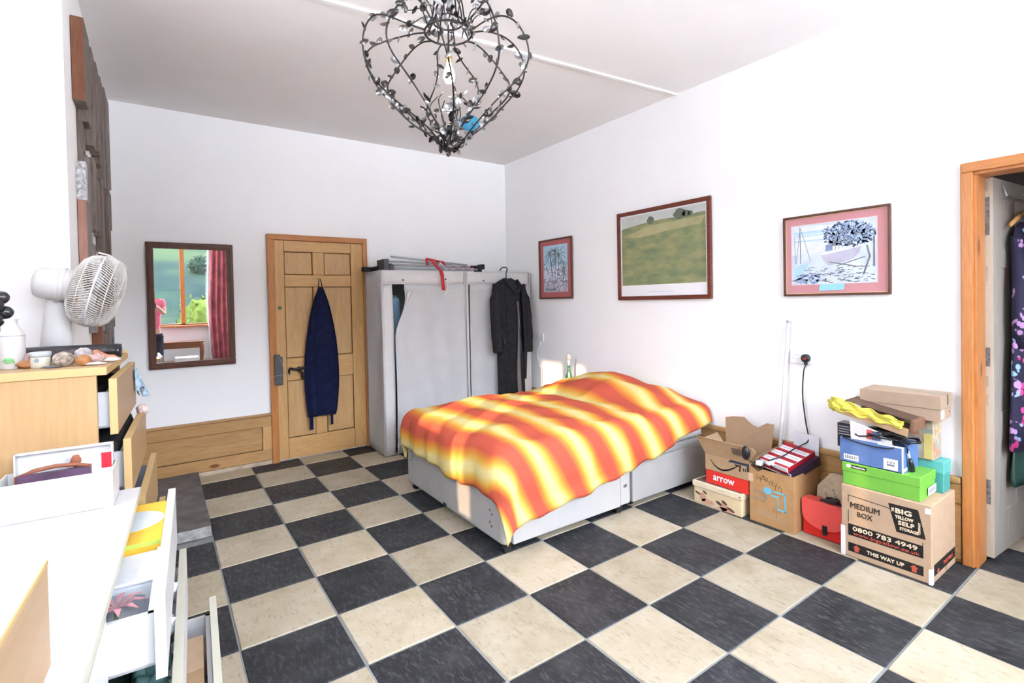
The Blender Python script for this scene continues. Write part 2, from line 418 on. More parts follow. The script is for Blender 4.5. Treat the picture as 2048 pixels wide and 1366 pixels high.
# windows: frames, mullions and glass
def window(name, axis, pos, hole, mull, fmat):
    a0, a1, z0, z1 = hole; mb = MB(); t = .05; d0, d1 = pos-.14, pos-.07
    def bx(mb, u0, u1, q0, q1, e0=d0, e1=d1):
        if axis == 'x': mb.box((e0, u0, q0), (e1, u1, q1))
        else: mb.box((u0, e0, q0), (u1, e1, q1))
    bx(mb, a0, a0+.02, z0, z1); bx(mb, a1-.02, a1, z0, z1); bx(mb, a0, a1, z1-t, z1); bx(mb, a0, a1, z0, z0+.03)
    w = struct(name, mb, fmat)
    for (m0, m1) in mull:
        k = MB(); bx(k, m0, m1, z0, z1); build('mullion', k, fmat, w)
    g = MB(); bx(g, a0+.005, a1-.005, z0, z1, pos-.108, pos-.102); build('pane', g, M_PANE, w)
    s = MB(); bx(s, a0-.04, a1+.04, z0-.035, z0, pos-.1, pos+.09); build('window_sill', s, fmat, w)
    c = ((a0+a1)/2, (z0+z1)/2)
    if axis == 'x': portal(name+'_portal', (pos-.16, c[0], c[1]), (1, 0, 0), a1-a0, z1-z0) if False else portal(name+'_portal', (pos-.16, c[0], c[1]), (1, 0, 0), z1-z0, a1-a0)
    else: portal(name+'_portal', (c[0], pos-.16, c[1]), (0, 1, 0), a1-a0, z1-z0)
    return w
window('window_1', 'y', YF, W1, [(.105, .175)], M_ORANGE)
window('added_window', 'y', YF, W2, [(2.04, 2.11)], M_ORANGE)  # unseen window, added to let more skylight into the room
window('window_3', 'x', XL, W3, [], M_ORANGE)
window('added_sun_slit', 'x', XL, W4, [], M_ORANGE)  # unseen slit, added to throw a strip of sun onto the boxes
window('window_5', 'x', XL, W5, [], M_ORANGE)

# ceiling batten
mb = MB(); a, b = Vector((-.546, -2.295, 0)), Vector((3.2, -2.605, 0)); nn = Vector((.083, 1, 0)).normalized()*.014
mb.poly([(p.x, p.y, ZC-.012) for p in (a-nn, b-nn, b+nn, a+nn)], Vector((0, 0, .012)))
struct('trim_ceiling', mb, M_WHITE)

# panelled wainscot on the back wall (left of the door; the same behind the wardrobes)
M_GAP2 = wood('joint_shade_wainscot', (.09, .045, .018), (.14, .075, .03), 'x', .6)  # backing painted dark to stand for shadow lines around the wainscot panels
def wainscot_back(name, x0, x1):
    mb = MB(); y = YB-.012
    mb.box((x0, YB-.008, 0), (x1, YB, .44))
    w = struct(name, mb, M_GAP2)
    build('panel', MB().box((x0, YB-.018, .1395), (x1-.0795, YB-.006, .3405), bev=.003, seg=1), M_WAINX, w)
    build('cap', MB().box((x0, YB-.042, .440), (x1, YB, .458), bev=.004), M_WAINX, w)
    build('rail', MB().box((x0, YB-.030, .345), (x1, YB-.006, .4365), bev=.002), M_WAINX, w)
    build('rail', MB().box((x0, YB-.030, .039), (x1, YB-.01, .135), bev=.002), M_WAINX, w)
    build('stile', MB().box((x1-.075, YB-.029, .135), (x1, YB-.01, .345), bev=.002), M_PINE, w)
    build('kick_strip', MB().box((x0, YB-.03, 0), (x1, YB-.01, .035), bev=.003), plain('worn_strip', (.48, .38, .28), .8, var=.2), w)
    return w
wainscot_back('baseboard_back', XB, .572)
wainscot_back('baseboard_back.001', 1.485, XR-.03)
def skirting(name, axis, pos, s, a0, a1):
    def bx(e0, e1, z0, z1, bev=.002):
        lo = (min(pos, pos+s*e1), a0, z0) if axis == 'x' else (a0, min(pos, pos+s*e1), z0)
        hi = (max(pos, pos+s*e1), a1, z1) if axis == 'x' else (a1, max(pos, pos+s*e1), z1)
        return MB().box(lo, hi, bev=bev)
    mt = M_WAINY if axis == 'x' else M_WAINX
    w = struct(name, bx(0, .014, 0, .44), mt)
    build('cap', bx(0, .034, .42, .455, .008), mt, w)
    build('board', bx(0, .022, .315, .418), mt, w)
    build('board', bx(0, .022, .02, .308), mt, w)
skirting('baseboard_right', 'x', XR, -1, -4.34, YB-.04)
skirting('baseboard_front', 'y', YF, 1, XL, XR)

# hearth slab in front of the chimney breast
h = solo('hearth_slab', MB().grid(lambda u, v: (XB+.002 + (.546-.004)*u, YB-.045 - 1.27*v, .05 + .004*noise.noise(Vector((u*6, v*12, 1)))), 10, 22), M_HEARTH,
         'worn grey stone hearth slab on floor below the timber wall piece', 'hearth', solid=.0)
md = h.modifiers.new('solid', 'SOLIDIFY'); md.thickness = .048; md.offset = -1
fr = FRAME[h.name]
kb = MB()
kb.grid(lambda u, v: (XB+.005 + .535*u, -1.478 - .045*v + .006*noise.noise(Vector((u*14, v*3, 5))), .048*(1-v) + .004 + .010*noise.noise(Vector((u*22, v*5, 2)))*(1-v)), 40, 6)
e = build('broken_edge', kb, M_CONCRETE, None); e.data.transform(fr.inverted()); e.parent = h

# ------------------------------------------------------------------ back door (door_1)
M_GAP = wood('joint_shade_wood', (.10, .05, .02), (.16, .085, .035), 'z', .6)  # door backing darkened to paint the shadow lines between its parts
def panel_door(name, x0, x1, z0, z1, y):
    """pine door leaf facing -Y, front plane y"""
    d = struct(name, MB().box((x0+.01, y+.016, z0), (x1-.01, y+.021, z1-.005)), M_GAP)
    def st(nm, a, b, c, e, mt): return build(nm, MB().box((a+.0008, y-.010, c+.0008), (b-.0008, y+.013, e-.0008), bev=.004), mt, d)
    sl, sr = .712, 1.322
    st('stile', x0, sl, z0, z1, M_PINE); st('stile', sr, x1, z0, z1, M_PINE)
    for (a, b) in ((1.922, z1), (1.598, 1.708), (.735, .94), (z0, .205)): st('rail', sl, sr, a, b, M_PINEX)
    for (a, b, c, e) in ((.962, 1.066, 1.708, 1.922), (.962, 1.066, .94, 1.598), (.955, 1.06, .205, .735)): st('muntin', a, b, c, e, M_PINE)
    for (c, e) in ((1.708, 1.922), (.94, 1.598), (.205, .735)):
        for (a, b) in ((sl, .962), (1.066, sr)):
            build('panel', MB().box((a+.0045, y+.003, c+.0045), (b-.0045, y+.017, e-.0045), bev=.005, seg=1), M_PINEP, d)
    return d
door = panel_door('door_1', .628, 1.44, .012, 2.022, YB-.022)
fr1 = struct('trim_door_back', MB().box((.572, YB-.045, 0), (.628, YB, 2.025), bev=.004).box((1.44, YB-.045, 0), (1.484, YB, 2.03), bev=.004), M_ORANGE)
build('head', MB().box((.572, YB-.045, 2.024), (1.484, YB, 2.075), bev=.004), M_ORANGEX, fr1)
# lever handle, latch dot
mb = MB().lathe([(.024, 0), (.024, .012), (.012, .014), (.012, .045)], 14, Matrix.Translation((.815, -.186, .835)) @ Matrix.Rotation(PI/2, 4, 'X'))
mb.tube([(.73, -.228, .855), (.77, -.232, .84), (.815, -.232, .845), (.86, -.232, .85), (.885, -.228, .865)], [.010, .012, .013, .011, .009], 8)
mb.tube([(.735, -.228, .855), (.722, -.226, .83), (.728, -.224, .795)], [.011, .010, .007], 8)
mb.tube([(.80, -.228, .84), (.835, -.226, .80), (.838, -.222, .745)], [.012, .013, .009], 8)
tag(build('door_handle', mb, M_BLACK, door, True), 'black iron door handle')
tag(build('door_latch', MB().lathe([(.018, 0), (.016, .008), (.006, .009)], 14, Matrix.Translation((.667, -.186, 1.405)) @ Matrix.Rotation(PI/2, 4, 'X')), plain('green_brass', (.10, .15, .10), .4, metal=.6), door, True), 'small greenish round latch')
pl = solo('hanging_pad', MB().box((.602, -.232, .708), (.672, -.210, .965), bev=.008).box((.602, -.232, .95), (.652, -.21, .985), bev=.006), M_DGREY, 'dark grey pad hanging over the pine door edge by the handle', 'pad')
solo('string', MB().tube([(.637, -.236, .975), (.68, -.238, .85), (.72, -.24, .80), (.80, -.24, .80), (.72, -.24, .805), (.63, -.238, .80), (.58, -.235, .79), (.55, -.22, .77)], .0016, 4), M_GREY, 'thin pale string tied around the black door handle', 'string')
hk = solo('coat_hook', MB().lathe([(.016, 0), (.014, .006), (.005, .008), (.005, .03)], 12, Matrix.Translation((1.012, -.186, 1.672)) @ Matrix.Rotation(PI/2, 4, 'X')).tube([(1.012, -.214, 1.672), (1.012, -.232, 1.668), (1.012, -.238, 1.685)], [.005, .005, .008], 8), M_BRASS, 'small brass hook screwed to the top of the pine door', 'hook', smooth=True)

def hang_loops(secs, n=40, fold=.0, freq=7, seed=0):
    """secs: (z, cx, cy, half-width x, half-depth y); folds ripple the front"""
    R = []
    for k, (z, cx, cy, a, b) in enumerate(secs):
        ring = []
        for i in range(n):
            t = 2*PI*i/n; x = a*math.cos(t); y = b*math.sin(t)
            f = fold*min(1, b/.02)*(math.sin(freq*x/max(a, .02)+seed+z*1.5) + .6*math.sin(freq*1.9*x/max(a, .02)+z*3+seed*2))
            ring.append((cx+x, cy+y+(f if y < 0 else 0), z + .004*math.sin(5*t)))
        R.append(ring)
    return R
ap = thing('apron', (1.015, -.235, .37), 'navy blue apron hanging from the brass hook on the pine door', 'apron')
mb = MB().loops(hang_loops([(1.59, 1.02, -.232, .020, .012), (1.50, 1.02, -.230, .055, .020), (1.40, 1.018, -.228, .085, .026), (1.25, 1.018, -.226, .115, .03), (1.1, 1.017, -.226, .138, .032), (.95, 1.015, -.226, .153, .033), (.80, 1.013, -.226, .160, .033), (.65, 1.012, -.226, .158, .032), (.52, 1.01, -.226, .148, .03), (.42, 1.008, -.226, .137, .028), (.385, 1.005, -.226, .130, .026)], 48, .017, 5, 1))
build('body', mb, M_NAVY, ap, True)
mb = MB().tube([(.998, -.232, 1.59), (1.004, -.236, 1.65), (1.012, -.238, 1.675), (1.024, -.236, 1.645), (1.036, -.232, 1.585)], .0045, 6); build('neck_loop', mb, M_BLACKM, ap)
build('tie', MB().box((.890, -.235, .262), (.922, -.229, .40)), M_NAVY, ap); build('tie', MB().box((1.082, -.235, .285), (1.104, -.229, .40)), M_NAVY, ap)
build('hem_band', MB().tube([(.885, -.252, .405), (.95, -.256, .392), (1.02, -.257, .388), (1.1, -.256, .398), (1.135, -.25, .42)], .004, 6), M_BLACKM, ap)

# ------------------------------------------------------------------ closet door (door_2) and its architrave
tr = struct('trim_door_right', MB().box((3.168, -4.393, 0), (3.2, -4.345, 2.035), bev=.005), M_ORANGE)
build('head', MB().box((3.168, -5.25, 2.035), (3.2, -4.345, 2.085), bev=.005), M_ORANGEY, tr)
build('side_post', MB().box((3.168, -5.25, 0), (3.2, -5.2, 2.035), bev=.005), M_ORANGE, tr)
build('jamb_lining', MB().box((3.19, -4.405, 0), (3.335, -4.39, 2.025)), M_ORANGE, tr)
build('jamb_lining', MB().box((3.19, -5.2, 0), (3.335, -5.187, 2.025)), M_ORANGE, tr)
build('head_lining', MB().box((3.19, -5.2, 2.022), (3.335, -4.39, 2.035)), M_ORANGEY, tr)
LA = math.radians(-4.2)
LM = Matrix.Translation((3.345, -4.387, 0)) @ Matrix.Rotation(LA, 4, 'Z')       # leaf frame: x along the leaf, y towards the closet wall, z up; leaf y -.047..0
M_OLD = wood('stripped_door', (.29, .26, .225), (.40, .365, .315), 'z', .65)
M_OLDE = wood('stripped_door_edge', (.45, .405, .32), (.54, .495, .40), 'z', .65)
dl = struct('door_2', MB().box((0, -.042, .018), (.76, -.004, 2.02), LM), M_OLD)
def lb(nm, a, b, c, e, mt=M_OLD, y0=-.048, y1=-.04): return build(nm, MB().box((a, y0, c), (b, y1, e), LM, bev=.002), mt, dl)
lb('stile', .001, .11, .018, 2.02); lb('stile', .65, .76, .018, 2.02)
for (c, e) in ((.018, .24), (.62, .78), (1.55, 1.65), (1.92, 2.02)): lb('rail', .11, .65, c, e)
lb('muntin', .34, .42, .24, 1.92)
build('hinge_edge', MB().box((-.004, -.048, .018), (.001, .001, 2.02), LM), M_OLDE, dl)
M_MORT = plain('hinge_mortise', (.16, .16, .165), .6, var=.5, scale=60)
for (c, e) in ((1.72, 1.92), (1.03, 1.13), (.30, .43)): tag(build('hinge', MB().box((-.0065, -.036, c), (-.0035, -.008, e), LM), M_MORT, dl), 'grey metal hinge plate')
for (c, e) in ((1.48, 1.56), (.92, .98), (.82, .88), (.20, .27), (1.95, 2.0)): build('filler_patch', MB().box((-.0055, -.030, c), (-.0035, -.014, e), LM), plain('filler', (.42, .37, .30), .8), dl)

# clothes hanging on the closet door leaf
def floral():
    m, nt, b = nodes('floral_cloth')
    v = coords(nt, (10, 10, 10)); vo = N(nt, 'ShaderNodeTexVoronoi', Scale=1.0, Randomness=.8); nt.links.new(v, vo.inputs['Vector'])
    v2 = coords(nt, (38, 38, 26)); vp = N(nt, 'ShaderNodeTexVoronoi', Scale=1.0); nt.links.new(v2, vp.inputs['Vector'])
    ka = ramp(nt, [(.50, (1, 1, 1)), (.54, (0, 0, 0))]); nt.links.new(vo.outputs['Distance'], ka.inputs['Fac'])
    kb = ramp(nt, [(.44, (1, 1, 1)), (.50, (0, 0, 0))]); nt.links.new(vp.outputs['Distance'], kb.inputs['Fac'])
    k = N(nt, 'ShaderNodeMath', operation='MULTIPLY'); nt.links.new(ka.outputs['Color'], k.inputs[0]); nt.links.new(kb.outputs['Color'], k.inputs[1])
    cr = ramp(nt, [(.0, (.62, .05, .25)), (.35, (.62, .05, .25)), (.36, (.25, .42, .62)), (.65, (.25, .42, .62)), (.66, (.45, .25, .50))], 'CONSTANT')
    sep = nt.nodes.new('ShaderNodeSeparateColor'); nt.links.new(vo.outputs['Color'], sep.inputs[0]); nt.links.new(sep.outputs[0], cr.inputs['Fac'])
    mx = N(nt, 'ShaderNodeMix', data_type='RGBA'); nt.links.new(k.outputs[0], mx.inputs['Factor']); mx.inputs[6].default_value = (.014, .012, .04, 1); nt.links.new(cr.outputs['Color'], mx.inputs[7])
    nt.links.new(mx.outputs[2], b.inputs['Base Color']); b.inputs['Roughness'].default_value = .8
    return m
M_FLORAL = floral(); M_SAGE = plain('sage_cloth', (.34, .42, .33), .85, var=.1); M_DKGREEN = plain('dark_green_vinyl', (.03, .075, .06), .3, var=.2, spec=.6)
def leaf_thing(name, label, cat, x, z): return thing(name, tuple(LM @ Vector((x, -.09, z))), label, cat, rotz=LA)
t = leaf_thing('rail_hooks', 'white wire over-door rail holding clothes on the closet door', 'rail', .35, 1.78)
build('wire_rail', MB().tube([(.12, -.052, 1.99), (.12, -.07, 1.93), (.60, -.07, 1.93), (.60, -.052, 1.99)], .004, 6, LM), M_STEEL, t)
t = leaf_thing('floral_dress', 'navy dress with pink and blue flowers hanging in the closet doorway', 'dress', .36, .56)
mb = MB().loops(hang_loops([(1.80, .33, -.075, .03, .010), (1.76, .33, -.08, .12, .016), (1.70, .33, -.085, .175, .022), (1.55, .33, -.088, .17, .026), (1.35, .33, -.09, .165, .03), (1.15, .33, -.092, .195, .034), (.95, .33, -.094, .215, .036), (.75, .33, -.094, .235, .038), (.58, .33, -.094, .245, .036)], 48, .012, 6, 2), M=LM)
build('body', mb, M_FLORAL, t, True)
mb = MB().tube([(.19, -.09, 1.72), (.165, -.11, 1.5), (.16, -.112, 1.25), (.165, -.115, 1.12)], [.026, .034, .036, .03], 10, LM); build('sleeve', mb, M_FLORAL, t, True)
t = leaf_thing('wooden_hanger', 'wooden coat hanger with a white paper tag in the closet doorway', 'hanger', .36, 1.78)
build('bar', MB().tube([(.15, -.075, 1.775), (.26, -.08, 1.83), (.36, -.08, 1.86), (.46, -.08, 1.83), (.56, -.08, 1.775)], [.010, .012, .014, .012, .010], 8, LM), plain('hanger_wood', (.50, .26, .09), .4), t, True)
build('hook', MB().tube([(.36, -.08, 1.86), (.36, -.08, 1.91), (.36, -.088, 1.94), (.36, -.07, 1.955), (.36, -.06, 1.935)], .0025, 6, LM), M_STEEL, t)
build('paper_tag', MB().poly([(.19, -.13, 1.83), (.26, -.13, 1.815), (.265, -.13, 1.92), (.20, -.13, 1.93)], Vector((0, .002, 0)), LM), M_PAPER, t)
t = leaf_thing('sage_blouse', 'pale sage green blouse hanging over the floral dress', 'blouse', .36, 1.1)
mb = MB().loops(hang_loops([(1.58, .34, -.150, .10, .006), (1.5, .345, -.15, .125, .012), (1.35, .35, -.15, .12, .014), (1.2, .37, -.15, .10, .014), (1.1, .385, -.15, .08, .012)], 32, .004, 5, 3), M=LM); build('body', mb, M_SAGE, t, True)
solo('wire_hanger', MB().tube([(.215, -.135, 1.64), (.205, -.14, 1.45), (.235, -.14, 1.30), (.25, -.14, 1.31)], .004, 6, LM), M_WHITE, 'white wire trouser hanger in front of the floral dress', 'hanger')
t = leaf_thing('green_bag', 'dark green shiny bag hanging below the floral dress', 'bag', .32, .36)
mb = MB().loops(hang_loops([(.70, .33, -.07, .07, .012), (.6, .33, -.072, .12, .016), (.5, .33, -.075, .15, .022), (.42, .33, -.075, .16, .03), (.37, .33, -.075, .155, .032)], 36, .004, 5, 4), M=LM); build('body', mb, M_DKGREEN, t, True)

# ------------------------------------------------------------------ wall mirror
t = thing('wall_mirror', (0, YB, .93), 'dark wood framed mirror hanging on the white back wall', 'mirror')
x0, x1, z0, z1 = -.315, .302, .93, 1.962
mb = MB()
for lo, hi in (((x0, YB-.03, z0), (x1, YB-.002, z0+.052)), ((x0, YB-.03, z1-.052), (x1, YB-.002, z1)), ((x0, YB-.03, z0+.052), (x0+.052, YB-.002, z1-.052)), ((x1-.052, YB-.03, z0+.052), (x1, YB-.002, z1-.052))): mb.box(lo, hi, bev=.006)
build('frame', mb, M_FRAME, t)
mb = MB()
for lo, hi in (((x0+.012, YB-.037, z0+.012), (x1-.012, YB-.028, z0+.03)), ((x0+.012, YB-.037, z1-.03), (x1-.012, YB-.028, z1-.012)), ((x0+.012, YB-.037, z0+.03), (x0+.03, YB-.028, z1-.03)), ((x1-.03, YB-.037, z0+.03), (x1-.012, YB-.028, z1-.03))): mb.box(lo, hi, bev=.004)
build('frame_ridge', mb, M_FRAME, t)
m, nt, b = nodes('mirror_silver'); b.inputs['Base Color'].default_value = (.93, .94, .94, 1); b.inputs['Metallic'].default_value = 1; b.inputs['Roughness'].default_value = .01
build('mirror_glass', MB().box((x0+.045, YB-.016, z0+.045), (x1-.045, YB-.010, z1-.045)), m, t)
build('hanging_cord', MB().tube([(.255, -.185, 1.93), (.25, -.196, 1.966), (.262, -.199, 1.95), (.275, -.199, 1.80), (.282, -.199, 1.62), (.279, -.199, 1.6)], .0018, 5), M_DGREY, t)

# ------------------------------------------------------------------ timber wall piece on the chimney breast
t = thing('timber_wall_art', (XB, -1.2, 1.1), 'rough dark timber offcuts arranged as art on the chimney breast', 'wall art')
M_OLDW = wood('weathered_timber', (.10, .075, .062), (.24, .195, .17), 'z', .7)
M_RUST = wood('reddish_timber', (.13, .045, .02), (.24, .095, .045), 'z', .6)
M_GREYW = wood('grey_timber', (.15, .13, .12), (.30, .27, .255), 'z', .7)
M_FOIL = plain('foil', (.5, .5, .52), .25, metal=.8, var=.4, scale=70, bmp=.6)
M_ROSE = wood('pinkish_timber', (.32, .15, .11), (.48, .27, .21), 'z', .7)
def plank(y0, y1, z0, z1, th, mt=None):
    mt = mt or random.choice((M_OLDW, M_OLDW, M_GREYW))
    build('plank', MB().box((XB+.001, y0, z0), (XB+th, y1, z1), bev=.003, seg=1), mt, t)
plank(-2.06, -1.93, 2.41, 2.80, .05, M_OLDW)
build('sawn_edge', MB().box((XB+.003, -2.063, 2.412), (XB+.048, -2.0595, 2.798)), M_RUST, t)
top = [(-1.93, 2.35, .048), (-1.80, 2.52, .042), (-1.67, 2.30, .046), (-1.53, 2.42, .04), (-1.40, 2.34, .045), (-1.26, 2.30, .04), (-1.12, 2.55, .044), (-.98, 2.22, .042), (-.84, 2.42, .046), (-.70, 2.05, .042), (-.55, 2.30, .044)]
for i, (y, z, th) in enumerate(top): plank(y+.002, y+.128, z, 2.81+.012*i+random.uniform(-.006, .006), th)
plank(-2.02, -1.90, 1.62, 2.13, .036, M_GREYW)
build('sawn_edge', MB().box((XB+.003, -2.0235, 1.622), (XB+.035, -2.0195, 1.95)), M_ROSE, t); build('foil_wrap', MB().box((XB+.001, -2.024, 1.95), (XB+.038, -1.96, 2.132)), M_FOIL, t)
plank(-1.87, -1.76, 1.70, 2.20, .034, M_GREYW); plank(-1.93, -1.82, 2.13, 2.35, .022, M_OLDW)
plank(-1.84, -1.72, 1.42, 1.66, .042, M_OLDW)
rnd = random.Random(3)
y = -1.70
while y < -.35:
    z = 2.28 - rnd.uniform(0, .2)
    while z > 1.15:
        hgt = rnd.uniform(.25, .5)
        if rnd.random() < .8: plank(y, y+.115, max(1.05, z-hgt), z, rnd.choice((.022, .03, .038, .045)), rnd.choice((M_OLDW, M_GREYW, M_OLDW, M_RUST)))
        z -= hgt + rnd.uniform(.02, .10)
    y += .135

# ------------------------------------------------------------------ framed prints on the right wall
def framed(name, label, y0, y1, z0, z1, fmat, fw, mount, mw, printm):
    """y0 > y1 : left edge is y0 as seen from the room"""
    w, hgt = y0-y1, z1-z0
    t = thing(name, (XR, (y0+y1)/2, z0), label, 'picture')
    F = Face((XR-.006, (y0+y1)/2, (z0+z1)/2), (0, -1, 0), (0, 0, 1)); a, b = w/2, hgt/2
    mb = MB()
    for (u0, v0, u1, v1) in ((-a, -b, a, -b+fw), (-a, b-fw, a, b), (-a, -b+fw, -a+fw, b-fw), (a-fw, -b+fw, a, b-fw)):
        mb.box(tuple(min(p, q) for p, q in zip(F.p(u0, v0, 0), F.p(u1, v1, .022))), tuple(max(p, q) for p, q in zip(F.p(u0, v0, 0), F.p(u1, v1, .022))), bev=.004)
    build('frame', mb, fmat, t)
    mb = MB(); F.rect(mb, -a+fw*.5, -b+fw*.5, a-fw*.5, b-fw*.5, .008, .006); build('mount', mb, mount, t)
    l, r, bo, to = mw
    mb = MB(); F.rect(mb, -a+fw+l, -b+fw+bo, a-fw-r, b-fw-to, .0095, .001); pr = build('print', mb, printm, t)
    F2 = Face(F.p((-a+fw+l + a-fw-r)/2, (-b+fw+bo + b-fw-to)/2, .0096), (0, -1, 0), (0, 0, 1))
    return t, pr, F2, (2*a-2*fw-l-r)/2, (2*b-2*fw-bo-to)/2
M_PINKM = plain('pink_mount', (.58, .27, .29), .8, var=.03, scale=4)
M_ROSEM = plain('rose_mount', (.47, .14, .14), .8, var=.03, scale=4)
M_PALEB = plain('pale_wash', (.60, .68, .78), .8, var=.12, scale=11, bmp=0)
I_BLUE = plain('print_blue', (.24, .32, .50), .8, var=.2, bmp=0); I_LBLUE = plain('print_light_blue', (.38, .52, .70), .8, var=.2, bmp=0)
I_GREY = plain('print_grey', (.20, .205, .25), .8, var=.2, bmp=0); I_DARK = plain('print_dark', (.10, .11, .17), .8, bmp=0)
I_LILAC = plain('print_lilac', (.48, .47, .58), .8, var=.1, bmp=0); I_PINKW = plain('print_pinkish', (.66, .60, .63), .8, var=.06, bmp=0); I_SKYB = plain('print_sky', (.42, .62, .76), .8, var=.08, bmp=0)
I_WHITE = plain('print_white', (.76, .77, .80), .8, bmp=0)
# 1. palms
t, pr, F, a, b = framed('framed_print', 'small framed print of palm trees in a pink mount', -.817, -1.348, 1.44, 2.07, M_FRAME, .016, M_ROSEM, (.055, .055, .055, .05), M_PALEB)
R = random.Random(5)
mb = MB(); F.poly(mb, [(-a, b*.1), (a, b*.1), (a, b), (-a, b)], .0004, .0003); build('sky_print', mb, I_SKYB, t)
mb = MB(); F.poly(mb, [(-a, -b), (a, -b), (a, -b*.55), (-a, -b*.45)], .0006, .0003); build('ground_print', mb, I_LILAC, t)
mb = MB()
for (cx, cy, bx, rr) in ((-.09, .17, -.05, .10), (.06, .14, .02, .15), (.0, .19, -.01, .09), (.14, .0, .12, .10)):
    F.line(mb, [(bx, -b*.6), ((bx+cx)/2+.01, (cy-b*.6)/2), (cx, cy)], .010, .0010)
    for k in range(11):
        an = k/11*2*PI + R.uniform(-.1, .1); L = rr*R.uniform(.7, 1.05)
        p = [(cx, cy)] + [(max(-a+.01, min(a-.01, cx+math.cos(an)*L*q)), max(-b, min(b-.01, cy+math.sin(an)*L*q - .05*q*q))) for q in (.5, 1)]
        F.line(mb, p, .0055, .0012)
build('palm_print', mb, plain('print_mid_grey', (.16, .17, .20), .8, bmp=0), t)
mb = MB()
for k in range(170):
    x, y = R.uniform(-a+.01, a-.01), -b*.95 + b*1.3*R.random()**1.3
    F.line(mb, [(x, y), (max(-a, min(a, x+R.uniform(-.03, .03))), y+R.uniform(-.012, .02))], R.uniform(.004, .011), .0014)
build('foliage_print', mb, I_GREY, t)
mb = MB()
for k in range(60):
    x, y = R.uniform(-a+.02, a-.02), -b*.95 + b*.9*R.random()
    F.line(mb, [(x, y), (x+R.uniform(-.015, .015), y+R.uniform(.0, .02))], R.uniform(.004, .009), .0016)
build('highlight_print', mb, I_WHITE, t)
# 2. large landscape (a plain generic meadow in the colours of the print)
def meadow():
    m, nt, bs = nodes('meadow_print')
    nz = N(nt, 'ShaderNodeTexNoise', Scale=5.0, Detail=5.0, Roughness=.6); nt.links.new(coords(nt, (1, 1, 2.5)), nz.inputs['Vector'])
    r = ramp(nt, [(.28, (.135, .185, .115)), (.48, (.22, .255, .125)), (.62, (.31, .31, .15)), (.75, (.38, .345, .18))]); nt.links.new(nz.outputs['Fac'], r.inputs['Fac'])
    nt.links.new(r.outputs['Color'], bs.inputs['Base Color']); bs.inputs['Roughness'].default_value = .75; return m
t, pr, F, a, b = framed('framed_print', 'large red-brown framed print of a green meadow under pale sky', -1.965, -2.906, 1.412, 2.188, M_MAHOG, .034, M_PAPER, (.014, .014, .095, .012), meadow())
mb = MB(); F.poly(mb, [(-a, b*.66), (-a*.5, b*.74), (0, b*.78), (a*.4, b*.77), (a, b*.80), (a, b), (-a, b)], .0005, .0003); build('sky_print', mb, plain('print_pale_sky', (.53, .56, .54), .8, bmp=0), t)
mb = MB(); F.poly(mb, [(-a*.98, b*.42), (-a*.5, b*.35), (a*.2, b*.45), (a*.9, b*.5), (a, b*.70), (a*.4, b*.68), (-.1, b*.66), (-a*.5, b*.58)], .0005, .0003); build('field_print', mb, plain('print_straw', (.40, .375, .20), .8, var=.15, scale=6, bmp=0), t)
mb = MB()
for (cx, cy, rx, ry) in ((-.10, b*.80, .035, .035), (.19, b*.84, .055, .045), (.25, b*.82, .035, .028), (.29, b*.81, .022, .02)):
    F.poly(mb, [(cx+rx*math.cos(q*.5236)*(1+.18*math.sin(q*2.3)), cy+ry*math.sin(q*.5236)) for q in range(12)], .0008, .0003)
build('tree_print', mb, plain('print_tree', (.13, .165, .125), .8, bmp=0), t)
mb = MB()
for k in range(36): F.rect(mb, -.13+k*.007, -b-.062, -.13+k*.007+.0045, -b-.058, .0004, .0003)
build('caption_print', mb, I_LILAC, t)
# 3. boats
t, pr, F, a, b = framed('framed_print', 'framed print of moored boats in a wide pink mount', -3.44, -4.04, 1.42, 1.937, M_FRAME, .014, M_PINKM, (.040, .058, .062, .052), M_PALEB)
build('gold_fillet', (lambda mb: [F.rect(mb, *q, .002, .002) for q in ((-a-.040, -b-.062, -a-.036, b+.052), (a+.054, -b-.062, a+.058, b+.052), (-a-.04, b+.048, a+.058, b+.052), (-a-.04, -b-.062, a+.058, -b-.058))] and mb)(MB()), plain('gold', (.70, .52, .28), .5), t)
mb = MB()
for q in ((-a-.006, -b-.006, a+.006, -b), (-a-.006, b, a+.006, b+.006), (-a-.006, -b, -a, b), (a, -b, a+.006, b)): F.rect(mb, *q, .0004, .0003)
build('print_border', mb, I_PINKW, t)
mb = MB(); F.poly(mb, [(-a, b*.0), (a*.4, b*.1), (a*.3, b*.9), (-a, b)], .0004, .0002); build('sky_print', mb, plain('print_pale', (.70, .74, .80), .8, var=.08, scale=9, bmp=0), t)
mb = MB()
for y in (.7, .75, .62, .45): F.rect(mb, -a*.95, b*y, -a*.1*(1+y), b*y+.008, .0005, .0002)
build('cloud_print', mb, I_SKYB, t)
mb = MB(); F.poly(mb, [(-a*.30, -b*.02), (-a*.1, 0), (a*.2, b*.05), (a*.5, b*.12), (a*.68, b*.18), (a*.63, -b*.06), (a*.5, -b*.22), (a*.3, -b*.32), (0, -b*.40), (-a*.10, -b*.40), (-a*.2, -b*.22)], .0008, .0003); build('hull_print', mb, I_LILAC, t)
mb = MB(); F.poly(mb, [(-a*.31, b*.0), (-a*.1, b*.03), (a*.2, b*.08), (a*.5, b*.15), (a*.69, b*.21), (a*.68, b*.15), (a*.5, b*.10), (a*.2, b*.03), (-a*.1, -b*.03), (-a*.28, -b*.05)], .0010, .0002); build('gunwale_print', mb, I_WHITE, t)
mb = MB(); F.poly(mb, [(-a*.16, b*.06), (a*.25, b*.12), (a*.24, b*.30), (-a*.14, b*.28)], .0010, .0003); build('cabin_print', mb, I_BLUE, t)
